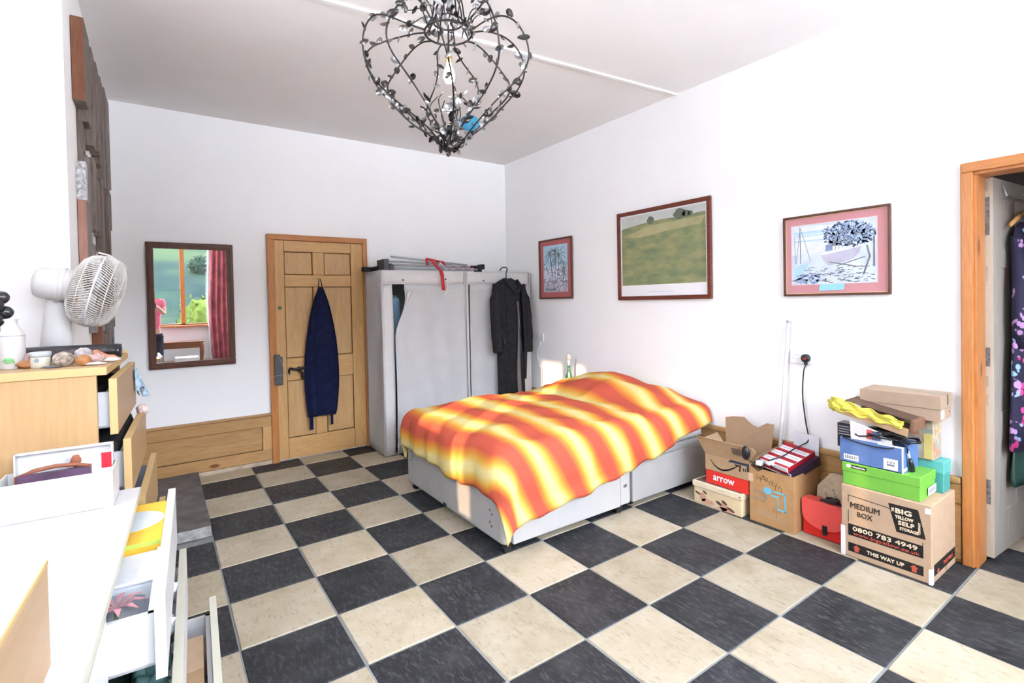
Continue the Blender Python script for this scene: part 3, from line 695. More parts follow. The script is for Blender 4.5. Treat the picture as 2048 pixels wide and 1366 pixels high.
mb = MB(); [F.rect(mb, a*(x), b*.10, a*(x+.06), b*.22, .0012, .0002) for x in (.02, .10, .18)]; build('cabin_window_print', mb, I_WHITE, t)
mb = MB(); F.poly(mb, [(-a*.98, -b*.42), (-a*.55, -b*.25), (-a*.62, -b*.5), (-a*.8, -b*.80), (-a*.95, -b*.9)], .0009, .0003); build('yacht_hull_print', mb, I_SKYB, t)
mb = MB()
for k in range(430):
    an = R.uniform(0, 2*PI); q = R.random()**.5
    x, y = a*.38 + a*.60*q*math.cos(an), b*.58 + b*.40*q*math.sin(an)-b*.12*max(0, math.cos(an))*q*.5
    F.line(mb, [(x, y), (min(a-.004, x+R.uniform(-.016, .016)), min(b-.004, y+R.uniform(-.012, .012)))], R.uniform(.005, .010), .0010)
build('tree_print', mb, I_BLUE, t)
mb = MB()
for k in range(260):
    an = R.uniform(0, 2*PI); q = R.random()**.5
    x, y = a*.40 + a*.55*q*math.cos(an), b*.62 + b*.34*q*math.sin(an)
    F.line(mb, [(x, y), (x+R.uniform(-.008, .008), y+R.uniform(-.008, .008))], R.uniform(.004, .007), .0014)
build('tree_highlight_print', mb, I_LBLUE, t)
mb = MB()
F.line(mb, [(-a*.78, -b*.3), (-a*.79, b*.95)], .004, .0012); F.line(mb, [(-a*.90, -b*.3), (-a*.78, b*.9)], .0022, .0012); F.line(mb, [(-a*.52, -b*.25), (-a*.77, b*.9)], .0025, .0012)
F.line(mb, [(-a*.92, -b*.28), (-a*.93, b*.6)], .002, .0012); F.line(mb, [(a*.95, -b*.5), (a*.95, b*.4)], .010, .0012)
F.line(mb, [(a*.72, -b*.75), (a*.86, -b*.2), (a*.80, b*.15)], .009, .0012); F.line(mb, [(-a*.05, -b*.30), (a*.6, -b*.5)], .006, .0012); F.line(mb, [(a*.1, -b*.45), (a*.75, -b*.2)], .005, .0012)
for x, y in ((.20, .42), (.30, .40), (.36, .36), (.42, .30), (.06, .33)): F.poly(mb, [(a*x-.008, b*y-.02), (a*x+.010, b*y-.018), (a*x+.006, b*y+.018), (a*x-.006, b*y+.018)], .0013, .0002)
for k in range(120):
    x, y = a*R.uniform(-.7, .95), -b*R.uniform(.45, .98); F.line(mb, [(x, y), (max(-a, min(a, x+R.uniform(-.03, .03))), y+R.uniform(-.004, .006))], R.uniform(.002, .005), .0011)
build('line_print', mb, I_GREY, t)
mb = MB()
for k in range(60):
    x, y = a*R.uniform(-.95, -.3), -b*R.uniform(.68, .98); F.line(mb, [(x, y), (max(-a, x+R.uniform(-.03, .03)), y+R.uniform(-.006, .008))], R.uniform(.004, .008), .0015)
build('water_print', mb, I_BLUE, t)
mb = MB(); F.poly(mb, [(-.075, -b-.045), (.065, -b-.042), (.072, -b-.004), (-.07, -b-.006)], .003, .001); tag(build('tape_strip', mb, plain('blue_tape', (.30, .62, .74), .5), t), 'strip of light blue tape')

# ------------------------------------------------------------------ sockets, plug and cord, pole
def socket(name, label, y0, y1, z0, z1):
    t = thing(name, (XR, (y0+y1)/2, z0), label, 'socket')
    build('face_plate', MB().box((XR-.011, y1, z0), (XR, y0, z1), bev=.003), M_WHITE, t)
    mb = MB()
    for k in ((y0+(y1-y0)*.25), (y0+(y1-y0)*.75)):
        for (dy, dz, w, hh) in ((0, .014, .003, .009), (-.011, -.008, .007, .003), (.011, -.008, .007, .003)):
            mb.box((XR-.0118, k+dy-w/2, (z0+z1)/2+dz-hh/2), (XR-.0108, k+dy+w/2, (z0+z1)/2+dz+hh/2))
    build('pin_slot', mb, M_DGREY, t)
    mb = MB()
    for k in (.38, .62): mb.box((XR-.0145, y0+(y1-y0)*k-.008, z1-.03), (XR-.011, y0+(y1-y0)*k+.008, z1-.014), bev=.001)
    build('switch', mb, M_WHITE, t)
    return t
socket('wall_socket', 'white double wall socket with black plug above the cardboard boxes', -3.468, -3.609, .977, 1.066)
socket('wall_socket', 'white wall socket beside the canvas wardrobe with a white cable', -.70, -.852, .972, 1.064)
t = thing('power_plug', (3.165, -3.578, .99), 'black mains plug in the double socket with long black cord', 'plug')
build('plug_body', MB().lathe([(.021, 0), (.027, .004), (.027, .022), (.022, .030)], 18, Matrix.Translation((XR-.0115, -3.575, 1.018)) @ Matrix.Rotation(-PI/2, 4, 'Y')).box((3.166, -3.584, .975), (3.188, -3.566, 1.0), bev=.004), M_BLACK, t, True)
tag(build('fuse_label', MB().box((3.156, -3.583, 1.012), (3.1585, -3.567, 1.021)), M_RED, t), 'small red fuse label')
def spline(pts, n=8):
    P = [Vector(p) for p in pts]; P = [P[0]*2-P[1]] + P + [P[-1]*2-P[-2]]; out = []
    for i in range(1, len(P)-2):
        for k in range(n):
            q = k/n; p0, p1, p2, p3 = P[i-1:i+3]
            out.append(.5*((2*p1)+(p2-p0)*q+(2*p0-5*p1+4*p2-p3)*q*q+(3*p1-p0-3*p2+p3)*q**3))
    out.append(P[-2]); return out
build('cord', MB().tube(spline([(3.177, -3.575, .975), (3.175, -3.562, .93), (3.172, -3.555, .78), (3.17, -3.572, .62), (3.165, -3.592, .50), (3.12, -3.578, .47), (3.02, -3.575, .462), (2.94, -3.55, .428), (2.885, -3.51, .405), (2.85, -3.50, .40)]), .0042, 7), M_BLACK, t, True)
solo('white_cable', MB().tube(spline([(3.186, -.80, .97), (3.18, -.80, .93), (3.18, -.75, .87), (3.18, -.78, .75), (3.18, -.82, .66), (3.175, -.82, .50), (3.15, -.83, .3), (3.13, -.83, .02)]), .0035, 6), M_WHITE, 'thin white cable running down the wall beside the wardrobe', 'cable', smooth=True)
t = thing('curtain_pole', (3.10, -3.41, .005), 'slim white pole standing in the handwritten box and leaning on the wall', 'pole')
mb = MB().tube([(3.10, -3.412, .012), (3.172, -3.472, 1.25)], .0115, 12); build('rod', mb, plain('pole_white', (.72, .72, .73), .35), t, True)
build('end_cap', MB().tube([(3.1715, -3.4715, 1.245), (3.173, -3.473, 1.262)], .014, 12), M_GREY, t, True)
build('end_cap', MB().tube([(3.0995, -3.4115, .005), (3.1005, -3.4125, .018)], .0135, 12), M_GREY, t, True)

# ------------------------------------------------------------------ canvas wardrobes
def wardrobe(name, label, x0, x1, gap):
    y0, y1, zt = -.66, YB-.05, 1.735
    t = thing(name, ((x0+x1)/2, (y0+y1)/2, 0), label, 'wardrobe')
    def sag(p, k): return k*noise.noise(Vector((p[0]*3.1, p[1]*3.1, p[2]*1.6)))
    mb = MB().grid(lambda u, v: (x0 + .012*math.sin(PI*v)*math.sin(PI*u)*3 + sag((u, 3, v*2), .02)*math.sin(PI*u), y0+(y1-y0)*u, .01+(zt-.01)*v), 14, 18); build('side_panel', mb, M_CANVAS, t, True, solid=.003)
    mb = MB().grid(lambda u, v: (x1 + sag((u, 9, v*2), .01)*math.sin(PI*u)-.006, y0+(y1-y0)*u, .01+(zt-.01)*v), 10, 10); build('side_panel', mb, M_CANVAS, t, True, solid=.003)
    build('back_panel', MB().box((x0+.004, y1-.003, .01), (x1-.004, y1, zt-.002)), M_CANVAS, t)
    mb = MB().grid(lambda u, v: (x0+(x1-x0)*u, y0+(y1-y0)*v, zt - .006*math.sin(PI*u)*math.sin(PI*v)), 12, 8); build('top_panel', mb, M_CANVAS2, t, True, solid=.003)
    build('header_band', MB().grid(lambda u, v: (x0+(x1-x0)*u, y0-.004-.002*math.sin(u*17), 1.605+.13*v + .004*math.sin(u*9)*(1-v)), 24, 3), M_CANVAS2, t, True, solid=.004)
    build('band_piping', MB().tube([(x0+(x1-x0)*k/16, y0-.009, 1.605+.004*math.sin(k/16*9)) for k in range(17)], .004, 6), M_CANVAS2, t, True)
    build('base_bar', MB().tube([(x0+.01, y1, .012), (x0+.01, y0+.01, .012), (x1-.01, y0+.01, .012), (x1-.01, y1, .012)], .009, 8), M_STEEL, t)
    for (px, py) in ((x0+.014, y0+.014), (x1-.014, y0+.014), (x0+.014, y1-.014), (x1-.014, y1-.014)): build('frame_pole', MB().tube([(px, py, .01), (px, py, zt-.01)], .008, 8), M_STEEL, t)
    for (px, zz, dx) in ((x0+.21, 1.645, .003), (x1-.22, 1.655, -.006)):
        build('eyelet', MB().lathe([(.009, 0), (.009, .004), (.004, .005)], 12, Matrix.Translation((px, y0-.006, zz)) @ Matrix.Rotation(PI/2, 4, 'X')), M_DGREY, t)
        build('tie', MB().tube([(px+.012, y0-.009, zz-.03), (px+.013, y0-.010, zz-.09), (px+.012+dx*4, y0-.009, zz-.16)], .004, 6), M_WHITE, t)
    lx = x0+.10 if gap else x0+.03
    build('edge_strip', MB().grid(lambda u, v: (x0+(lx-x0)*u + .012*math.sin(v*3)*u*(1 if gap else 0), y0+.001 - .004*math.sin(PI*u), .008+1.6*v), 4, 16), M_CANVAS2, t, True, solid=.003)
    def fl(u, v):                                  # the door flap, its free edge curling away near the top
        z = .015 + 1.592*v
        left = lx + (.012 + (.115*sstep(.68, .92, v) if gap else 0) + (.006*math.sin(PI*min(1, v/.62)) if gap else 0))
        x = left + (x1-.012-left)*u
        y = y0 - .006 + .016*math.sin(u*9+v*2.5)*(1-.6*v) + .010*math.sin(u*21+v*4)*(1-v)**.7
        if gap: y -= .035*max(0, 1-u*6)*math.sin(PI*min(1, v*1.05))
        return (x, y-.012*(1-v), z)
    build('door_flap', MB().grid(fl, 40, 26), M_CANVAS, t, True, solid=.003)
    if gap:
        zz = 1.59
        build('turned_corner', MB().grid(lambda u, v: (lx+.14 + .055*u*(1-v*.3) - .02*v, y0-.028-.012*math.sin(PI*u), zz-.05 - .12*v*(1-.5*u)), 6, 6), M_CANVAS2, t, True, solid=.003)
    else:
        pass
    build('seam_piping', MB().tube([(x1-.006, y0-.012, .02), (x1-.006, y0-.012, zt)], .006, 6), M_CANVAS2, t, True)
    build('seam_piping', MB().tube([(x0+.004, y0-.008, .02), (x0+.002, y0-.008, zt)], .006, 6), M_CANVAS2, t, True)
    return t
wardrobe('canvas_wardrobe', 'pale canvas wardrobe with gaping flap beside the pine door', 1.452, 2.332, True)
wardrobe('canvas_wardrobe', 'pale canvas wardrobe in the corner behind the black coat', 2.345, 3.155, False)
t = thing('blue_garment', (1.62, -.45, .75), 'light blue garment hanging inside the gaping canvas wardrobe', 'garment')
build('body', MB().loops(hang_loops([(1.50, 1.64, -.47, .03, .012), (1.46, 1.64, -.47, .07, .03), (1.3, 1.64, -.46, .075, .04), (1.0, 1.64, -.46, .075, .04), (.75, 1.64, -.46, .075, .04)], 30, .006, 5), M=None), plain('light_blue_cloth', (.30, .48, .66), .8), t, True)

# black coat on a hanger hooked over the wardrobe
t = thing('black_coat', (2.81, -.76, .40), 'long black coat on a hanger hooked over the canvas wardrobe', 'coat')
build('hanger_hook', MB().tube(spline([(2.80, -.70, 1.64), (2.80, -.70, 1.72), (2.815, -.70, 1.765), (2.80, -.69, 1.785), (2.775, -.655, 1.78), (2.772, -.625, 1.752)], 5), .006, 8), M_BLACK, t, True)
secs = [(1.665, 2.80, -.725, .05, .025), (1.63, 2.805, -.728, .13, .045), (1.585, 2.81, -.73, .185, .055), (1.50, 2.815, -.735, .195, .06), (1.35, 2.815, -.737, .185, .06), (1.15, 2.815, -.74, .175, .058), (.95, 2.815, -.742, .172, .058), (.75, 2.815, -.743, .170, .057), (.55, 2.815, -.745, .172, .057), (.40, 2.815, -.745, .174, .055)]
build('body', MB().loops(hang_loops(secs, 56, .013, 6, 1)), M_COAT, t, True)
for sx, pts, rr in ((-1, [(2.655, -.735, 1.60), (2.625, -.755, 1.45), (2.612, -.775, 1.2), (2.615, -.785, 1.0), (2.622, -.785, .90)], [.045, .062, .058, .052, .05]), (1, [(2.955, -.735, 1.595), (2.99, -.755, 1.45), (3.005, -.775, 1.2), (3.01, -.785, 1.0), (3.01, -.785, .88)], [.045, .06, .056, .05, .048])):
    build('sleeve', MB().tube(spline(pts, 4), [rr[min(4, i//4)] for i in range(17)], 14), M_COAT, t, True)
build('lining', MB().grid(lambda u, v: (2.845 + .010*math.sin(v*6) + (.02+.035*v)*u, -.818-.004*math.sin(u*6), 1.42 - 1.0*v), 5, 14), M_LINING, t, True, solid=.003)
build('lapel', MB().grid(lambda u, v: (2.90+.035*v*(1-v)*2 + .06*u*(1-.5*v) + .02*v, -.822-.008*math.sin(PI*u), 1.60 - 1.0*v), 5, 14), M_COAT, t, True, solid=.005)
build('front_edge', MB().tube([(2.835, -.824, 1.50), (2.86, -.826, 1.2), (2.895, -.826, .9), (2.90, -.826, .75)], .005, 6), plain('coat_edge', (.05, .05, .055), .7), t, True)
build('collar', MB().tube(spline([(2.74, -.74, 1.655), (2.77, -.80, 1.60), (2.84, -.815, 1.52), (2.90, -.815, 1.57), (2.885, -.77, 1.645)], 5), .018, 8), M_COAT, t, True)
for zz in (1.32, 1.12): build('button', MB().lathe([(.011, 0), (.011, .004), (.005, .006)], 12, Matrix.Translation((2.955, -.822, zz)) @ Matrix.Rotation(PI/2, 4, 'X')), M_DGREY, t)
build('pocket_seam', MB().tube([(2.67, -.80, 1.12), (2.69, -.812, .98)], .004, 6), plain('coat_edge', (.05, .05, .055), .7), t)
t.location.y -= .03

# folded metal stand on top of the wardrobe
t = thing('folded_stand', (2.05, -.40, 1.735), 'folded grey metal stand with red straps lying on the canvas wardrobe', 'stand')
for i, (a_, b_) in enumerate((((1.58, -.40, 1.775), (2.58, -.40, 1.775)), ((1.58, -.46, 1.80), (2.60, -.44, 1.80)), ((1.62, -.36, 1.812), (2.52, -.38, 1.812)), ((1.55, -.50, 1.765), (2.6, -.50, 1.77)), ((1.58, -.44, 1.838), (2.30, -.44, 1.828)))):
    build('bar', MB().tube([a_, b_], .011, 8), M_GREY, t, True)
build('bar', MB().tube([(1.64, -.43, 1.885), (2.50, -.43, 1.822)], .010, 8), M_GREY, t, True)
build('bar', MB().tube([(1.42, -.24, 1.757), (1.62, -.50, 1.80)], .014, 6), M_BLACKM, t)
build('bracket', MB().box((1.40, -.32, 1.742), (1.60, -.27, 1.785), bev=.004), M_BLACKM, t)
build('bracket', MB().box((1.53, -.53, 1.742), (1.585, -.34, 1.852), bev=.006), M_DGREY, t); build('bracket', MB().box((1.59, -.53, 1.742), (1.635, -.44, 1.80), bev=.005), M_DGREY, t)
build('bracket', MB().box((2.585, -.53, 1.742), (2.625, -.42, 1.812), bev=.005), M_BLACK, t); build('bracket', MB().box((2.64, -.50, 1.775), (2.68, -.40, 1.83), bev=.005), M_BLACK, t); build('bracket', MB().box((2.53, -.47, 1.79), (2.66, -.45, 1.815)), M_BLACK, t)
mb = MB().tube(spline([(2.0, -.40, 1.76), (2.02, -.47, 1.865), (2.05, -.52, 1.83), (2.06, -.60, 1.77), (2.065, -.672, 1.74), (2.07, -.680, 1.65), (2.068, -.682, 1.555)], 5), .004, 4)
build('red_strap', MB().grid(lambda u, v: ((lambda p: (p[0]+.034*(u-.5), p[1]-.004, p[2]))(spline([(2.0, -.46, 1.862), (2.03, -.51, 1.858), (2.045, -.60, 1.79), (2.055, -.664, 1.748), (2.06, -.690, 1.70), (2.065, -.694, 1.62), (2.072, -.695, 1.545)], 6)[int(round(v*36))])), 2, 36), M_REDCLOTH, t, True, solid=.003); mb.b.free()
build('red_strap', MB().tube(spline([(2.0, -.50, 1.81), (2.01, -.46, 1.868), (2.05, -.42, 1.872), (2.15, -.44, 1.85), (2.20, -.48, 1.83), (2.16, -.51, 1.78)], 5), .012, 6), M_REDCLOTH, t, True)
build('grey_cloth_roll', MB().tube([(2.10, -.50, 1.765), (2.14, -.50, 1.82), (2.19, -.50, 1.765)], [.02, .026, .02], 8), M_GREY, t, True)
build('red_cord', MB().tube([(2.22+.06*k, -.52, 1.76 + (.04 if k % 2 else 0)) for k in range(6)], .003, 5), M_REDCLOTH, t)

# ------------------------------------------------------------------ bed
BX0, BX1, BY0, BY1 = 1.30, 3.17, -2.84, -1.52
t = thing('divan_bed', ((BX0+BX1)/2, (BY0+BY1)/2, 0), 'pale grey divan bed base with mattress against the right wall', 'bed')
build('divan_base', MB().box((BX0, BY0+.02, .055), (2.325, BY1, .36), bev=.018, seg=3), M_DIVAN, t)
build('divan_base', MB().box((2.345, BY0+.02, .055), (BX1, BY1, .36), bev=.018, seg=3), M_DIVAN, t)
build('corner_post', MB().box((BX0+.001, BY0, .057), (BX0+.058, BY0+.06, .355), bev=.024, seg=4), M_DIVAN2, t)
build('drawer', MB().box((1.366, BY0, .052), (2.232, BY0+.03, .30), bev=.006), M_DIVAN2, t)
build('end_panel', MB().box((2.236, BY0+.002, .057), (2.325, BY0+.03, .355), bev=.006), M_DIVAN2, t)
build('drawer', MB().box((2.35, BY0, .052), (BX1, BY0+.03, .315), bev=.006), M_DIVAN, t)
tag(build('link_plate', MB().box((2.262, BY0-.004, .172), (2.292, BY0+.002, .192), bev=.004), M_STEEL, t), 'small metal linking plate')
build('fabric_label', MB().box((BX0-.003, -2.155, .062), (BX0+.002, -2.115, .085)), M_BLACK, t)
mb = MB()
for (yy, zz) in ((-2.70, .22), (-2.72, .20), (-2.70, .15), (-2.715, .13), (-1.60, .30), (-1.62, .27), (-1.60, .24)): mb.box((BX0-.002, yy-.006, zz), (BX0+.001, yy+.008, zz+.004)); mb.box((BX0-.002, yy-.002, zz-.006), (BX0+.001, yy+.002, zz+.01))
build('stitch_mark', mb, M_DGREY, t)
for (px, py) in ((1.345, -2.80), (1.345, -1.57), (2.24, -2.81), (2.24, -1.57), (2.41, -2.76), (3.10, -2.78), (3.10, -1.57), (2.41, -1.57)):
    build('castor', MB().lathe([(.010, -.014), (.024, -.012), (.027, -.004), (.027, .004), (.024, .012), (.010, .014)], 14, Matrix.Translation((px, py, .0275)) @ Matrix.Rotation(PI/2, 4, 'X')).box((px-.02, py-.018, .03), (px+.02, py+.018, .06), bev=.004), M_BLACK, t)
build('mattress', MB().box((BX0+.01, BY0+.015, .36), (BX1-.005, BY1-.01, .545), bev=.035, seg=4), M_MATT, t, False)
build('mattress_piping', MB().tube([(BX0+.04, BY0+.012, .385), (BX1-.03, BY0+.012, .385)], .007, 6).tube([(BX0+.04, BY0+.012, .52), (BX1-.03, BY0+.012, .52)], .007, 6), M_DIVAN, t)
def stripes():
    m, nt, b = nodes('striped_duvet_cloth')
    uv = nt.nodes.new('ShaderNodeUVMap'); sep = nt.nodes.new('ShaderNodeSeparateXYZ'); nt.links.new(uv.outputs[0], sep.inputs[0])
    fr_ = N(nt, 'ShaderNodeMath', operation='FRACT'); nt.links.new(sep.outputs[0], fr_.inputs[0])
    red, org, yel, crm = (.52, .095, .055), (.64, .215, .040), (.70, .42, .075), (.72, .585, .25)
    r = ramp(nt, [(0, crm), (.06, crm), (.16, yel), (.27, org), (.36, red), (.62, red), (.72, org), (.82, yel), (.93, crm)]); nt.links.new(fr_.outputs[0], r.inputs['Fac'])
    nz = N(nt, 'ShaderNodeTexNoise', Scale=3.0, Detail=3.0); nt.links.new(coords(nt), nz.inputs['Vector'])
    nt.links.new(r.outputs['Color'], b.inputs['Base Color']); b.inputs['Roughness'].default_value = .8; b.inputs['Specular IOR Level'].default_value = .15
    wv = N(nt, 'ShaderNodeTexNoise', Scale=9.0, Detail=3.0, Distortion=.6); nt.links.new(coords(nt, (1, 1.6, 1)), wv.inputs['Vector']); bump(nt, b, wv.outputs['Fac'], .35, .02)
    return m
def interp(x, tab):
    if x <= tab[0][0]: return tab[0][1]
    for (a0, b0), (a1, b1) in zip(tab, tab[1:]):
        if x <= a1: return b0 + (b1-b0)*(x-a0)/(a1-a0)
    return tab[-1][1]
FOOT_HEM = [(-2.85, .27), (-2.7, .29), (-2.4, .30), (-2.0, .285), (-1.6, .25), (-1.5, .30)]      # drop below the top, by y
NEAR_HEM = [(1.25, .47), (1.35, .46), (1.45, .43), (1.8, .41), (2.2, .345), (2.5, .295), (2.75, .22), (3.0, .17), (3.2, .13)]
RR = .085
def over(a):                                       # a: cloth length past the edge -> (outward, down)
    if a <= 0: return 0.0, 0.0
    if a < RR*PI/2: th = a/RR; return RR*math.sin(th), RR*(1-math.cos(th))
    e_ = a-RR*PI/2; return RR + .10*e_*math.exp(-e_*2), RR + e_
def length_for(drop): return drop-RR+RR*PI/2
DX0, DX1, DN, DF = BX0+.055, BX1+.005, BY0+.05, BY1-.07
def duvet_uv(s, w):
    """s 0..1 foot hem -> head, w 0..1 far hem -> near hem : cloth coordinates"""
    yy = DF + (DN-DF)*w
    lf = length_for(interp(yy, FOOT_HEM)); u = -lf + (lf + DX1-DX0)*s
    xx = DX0 + max(0, u)
    ln = length_for(interp(xx, NEAR_HEM)); lfar = length_for(.26)
    v = -lfar + (lfar + ln + (DF-DN))*w            # 0 at the far edge, DF-DN at the near edge
    return u, v
def duvet_pt(s, w):
    u, v = duvet_uv(s, w); a = max(0, -u); b = max(0, v-(DF-DN)); c = max(0, -v)
    xx = DX0 + max(0, u); yy = DF - max(0, min(DF-DN, v))
    k = sstep(2.45, 2.85, xx); lump = .135*k*(1-.75*sstep(2.95, 3.2, xx)) * (.75+.25*math.cos((yy+2.1)*4.2)) * sstep(DN-.02, DN+.30, yy) * (1-.2*sstep(DF-.25, DF, yy))
    z = .612 + lump
    nz = noise.noise(Vector((xx*2.6+1, yy*2.2, .3)))*.022 + noise.noise(Vector((xx*6+yy*2, yy*4.5, 2)))*.013
    rg = 1-abs(noise.noise(Vector((xx*3.3+yy*1.1, yy*1.7-xx*.5, 9)))); nz += .015*max(0, rg-.72)/.28 + .006*(1-abs(noise.noise(Vector((xx*9, yy*5, 4)))))
    fold = .018*math.sin((xx*1.0+yy*.35)*17+2*noise.noise(Vector((xx*2, yy*2, 5))))*sstep(1.7, 2.6, xx)*math.exp(-((yy+2.0)/.5)**2)
    z += nz + fold + .030*math.exp(-((yy+2.15)/.5)**2)*sstep(1.3, 1.6, xx)
    e = max(b, c); sgn = -1 if b > 0 else 1
    r_ = math.hypot(a, e); o_, drop = over(r_)
    hang = min(1, r_/.15)
    rip = .010*math.sin(yy*27+3*noise.noise(Vector((yy*3, 1, 1)))) if a > 0 else 0
    rip2 = .010*math.sin(xx*15+3*noise.noise(Vector((xx*3, 2, 1)))) if e > 0 else 0
    o_ += .026*math.sin(PI*min(1, drop/.32)) + (rip*(a/r_)**2 + rip2*(e/r_)**2 if r_ > 0 else 0)*min(1, drop/.15)
    ca, sa = (a/r_, e/r_) if r_ > 1e-6 else (0, 0)
    return (xx - o_*ca, yy + sgn*o_*sa, max(.078, z - drop + .008*hang*noise.noise(Vector((xx*9, yy*9, 7)))))
def duvet_tex(s, w):
    u, v = duvet_uv(s, w); b = max(0, v-(DF-DN))
    q = max(0, min(1, v/1.2)); p = .362-.055*q*q
    return ((u + DX0 - .60*b - 1.42 - .02*q + .02*math.sin(v*5))/p + 4.0, v)
dv = build('striped_duvet', MB().grid(duvet_pt, 96, 96, uv=duvet_tex), stripes(), None, True)
recenter(dv); tag(dv, 'orange and yellow striped duvet spread over the divan bed', 'duvet')
md = dv.modifiers.new('solid', 'SOLIDIFY'); md.thickness = .022; md.offset = -1

# bedside table and bottle behind the bed
t = thing('bedside_table', (3.0, -1.36, 0), 'low wooden bedside table behind the far side of the bed', 'table')
build('top', MB().box((2.84, -1.49, .50), (3.155, -1.20, .522), bev=.004), M_TABLE, t)
for (px, py) in ((2.86, -1.47), (3.135, -1.47), (2.86, -1.22), (3.135, -1.22)): build('leg', MB().box((px-.015, py-.015, 0), (px+.015, py+.015, .50)), M_TABLE, t)
t = thing('wine_bottle', (3.05, -1.42, .522), 'green glass bottle with pale stopper standing beside the bed', 'bottle')
BM = Matrix.Translation((3.05, -1.42, .522))
build('glass_body', MB().lathe([(.034, 0), (.037, .006), (.037, .12), (.034, .15), (.018, .19), (.0145, .21), (.0145, .285)], 20, BM), M_GREENGLASS, t, True)
build('foil_neck', MB().lathe([(.0155, .262), (.0155, .305), (.016, .31)], 16, BM), M_PAPER, t, True)
build('stopper', MB().lathe([(.012, .31), (.020, .325), (.023, .345), (.018, .366), (.006, .374)], 16, BM), plain('pale_stopper', (.72, .68, .52), .5), t, True)
build('stopper_mark', MB().box((3.033, -1.426, .800), (3.035, -1.422, .806)).box((3.033, -1.416, .800), (3.035, -1.412, .806)), M_BLACK, t)

# ------------------------------------------------------------------ boxes by the right wall
FR_ = lambda x, yc, z: Face((x, yc, z), (0, -1, 0), (0, 0, 1))           # face looking to -X: right is -Y
SD_ = lambda xc, y, z: Face((xc, y, z), (1, 0, 0), (0, 0, 1))            # face looking to -Y: right is +X
def closed_box(nm, mat, parent, lo, hi, bev=.003): return build(nm, MB().box(lo, hi, bev=bev, seg=1), mat, parent)
def open_box(nm, mat, parent, lo, hi, th=.004):
    mb = MB(); (a, c, z0), (b, e, z1) = lo, hi
    mb.box((a, c, z0), (b, e, z0+th)); mb.box((a, c, z0), (a+th, e, z1)); mb.box((b-th, c, z0), (b, e, z1)); mb.box((a+th, c, z0), (b-th, c+th, z1)); mb.box((a+th, e-th, z0), (b-th, e, z1))
    return build(nm, mb, mat, parent)
# 1 cream shoe box
t = thing('cream_box', (2.95, -3.167, 0), 'cream lidded shoe box on the floor nearest the bed', 'box')
closed_box('body', M_CREAM, t, (2.806, -3.345, 0), (3.10, -2.992, .115))
closed_box('lid', plain('cream_lid', (.76, .65, .46), .7), t, (2.798, -3.353, .112), (3.106, -2.984, .150), .004)
F = FR_(2.806, -3.168, .055)
mb = MB()
for (cx, cy, r1, r2) in ((-.105, -.005, .025, .03), (-.07, -.03, .05, .018), (.05, -.025, .03, .028), (.06, -.042, .06, .012)): F.poly(mb, [(cx+r1*math.cos(q*.5236), cy+r2*math.sin(q*.5236)) for q in range(12)])
build('floral_print', mb, plain('blush_ink', (.62, .34, .24), .8, var=.2, scale=60), t)
mb = MB()
for (cx, cy, r1, r2) in ((-.145, .012, .022, .009), (-.09, .03, .016, .010), (.015, -.012, .022, .012), (.055, .004, .02, .012), (.10, -.03, .028, .012)): F.poly(mb, [(cx+r1*math.cos(q*.5236+.3), cy+r2*math.sin(q*.5236)-.4*r2*math.cos(q*.5236)) for q in range(12)], .0009)
build('leaf_print', mb, plain('umber_ink', (.11, .06, .045), .8), t)
mb = MB(); F2 = FR_(2.798, -3.168, .132); [F2.rect(mb, .02+k*.006, -.002, .0245+k*.006, .0015) for k in range(7)]; build('lid_lettering', mb, M_GREYINK, t)
build('rivet', MB().lathe([(.004, 0), (.004, .002)], 10, Matrix.Translation((2.798, -3.335, .13)) @ Matrix.Rotation(-PI/2, 4, 'Y')), M_BLACK, t)
build('lid_print', MB().box((2.815, -3.335, .150), (3.09, -3.0, .1506)), plain('umber_print', (.20, .13, .12), .8, var=.4, scale=20), t)
# 2 red arrow box
t = thing('red_box', (2.94, -3.22, .151), 'red box printed arrow between the cream box and the brown parcel', 'box')
closed_box('body', M_RED, t, (2.83, -3.378, .151), (3.06, -3.072, .243))
mb = MB(); FR_(2.83, -3.205, .195).text(mb, 'arrow', 0.0, .004, .155, .034, bold=.025); tag(build('lettering', mb, M_PAPER, t), 'white lettering reading arrow')
# 3 smile parcel with flaps
t = thing('parcel_box', (2.94, -3.22, .244), 'open brown parcel with black smile arrow on the red box', 'box')
open_box('body', M_CARD, t, (2.828, -3.385, .244), (3.08, -3.07, .352))
build('front_flap', MB().poly([(2.826, -3.074, .352), (2.826, -3.383, .352), (2.79, -3.455, .45), (2.77, -3.44, .475), (2.77, -3.045, .475), (2.79, -3.03, .46)], Vector((.004, 0, .002))), M_CARD, t)
build('back_flap', MB().poly([(3.078, -3.39, .352), (3.078, -3.07, .352), (3.09, -3.06, .56), (3.09, -3.12, .575), (3.09, -3.20, .585), (3.09, -3.26, .54), (3.09, -3.30, .53), (3.09, -3.36, .57), (3.09, -3.41, .57)], Vector((.004, 0, 0))), M_CARDIN, t)
build('side_flap', MB().poly([(2.83, -3.386, .352), (3.078, -3.386, .352), (3.07, -3.47, .45), (2.84, -3.46, .44)], Vector((0, -.002, .004))), M_CARDIN, t)
build('side_flap', MB().poly([(2.83, -3.07, .352), (3.078, -3.07, .352), (3.07, -3.01, .44), (2.84, -3.02, .43)], Vector((0, .002, .004))), M_CARDIN, t)
F = FR_(2.828, -3.228, .298); mb = MB()
arc = [(-.115+.205*k/16, .018-.055*math.sin(PI*(k/16)**.8)*1.0 + .012*(k/16)) for k in range(17)]
for k in range(16): F.line(mb, arc[k:k+2], .004+.008*math.sin(PI*(k+.5)/16), .0009)
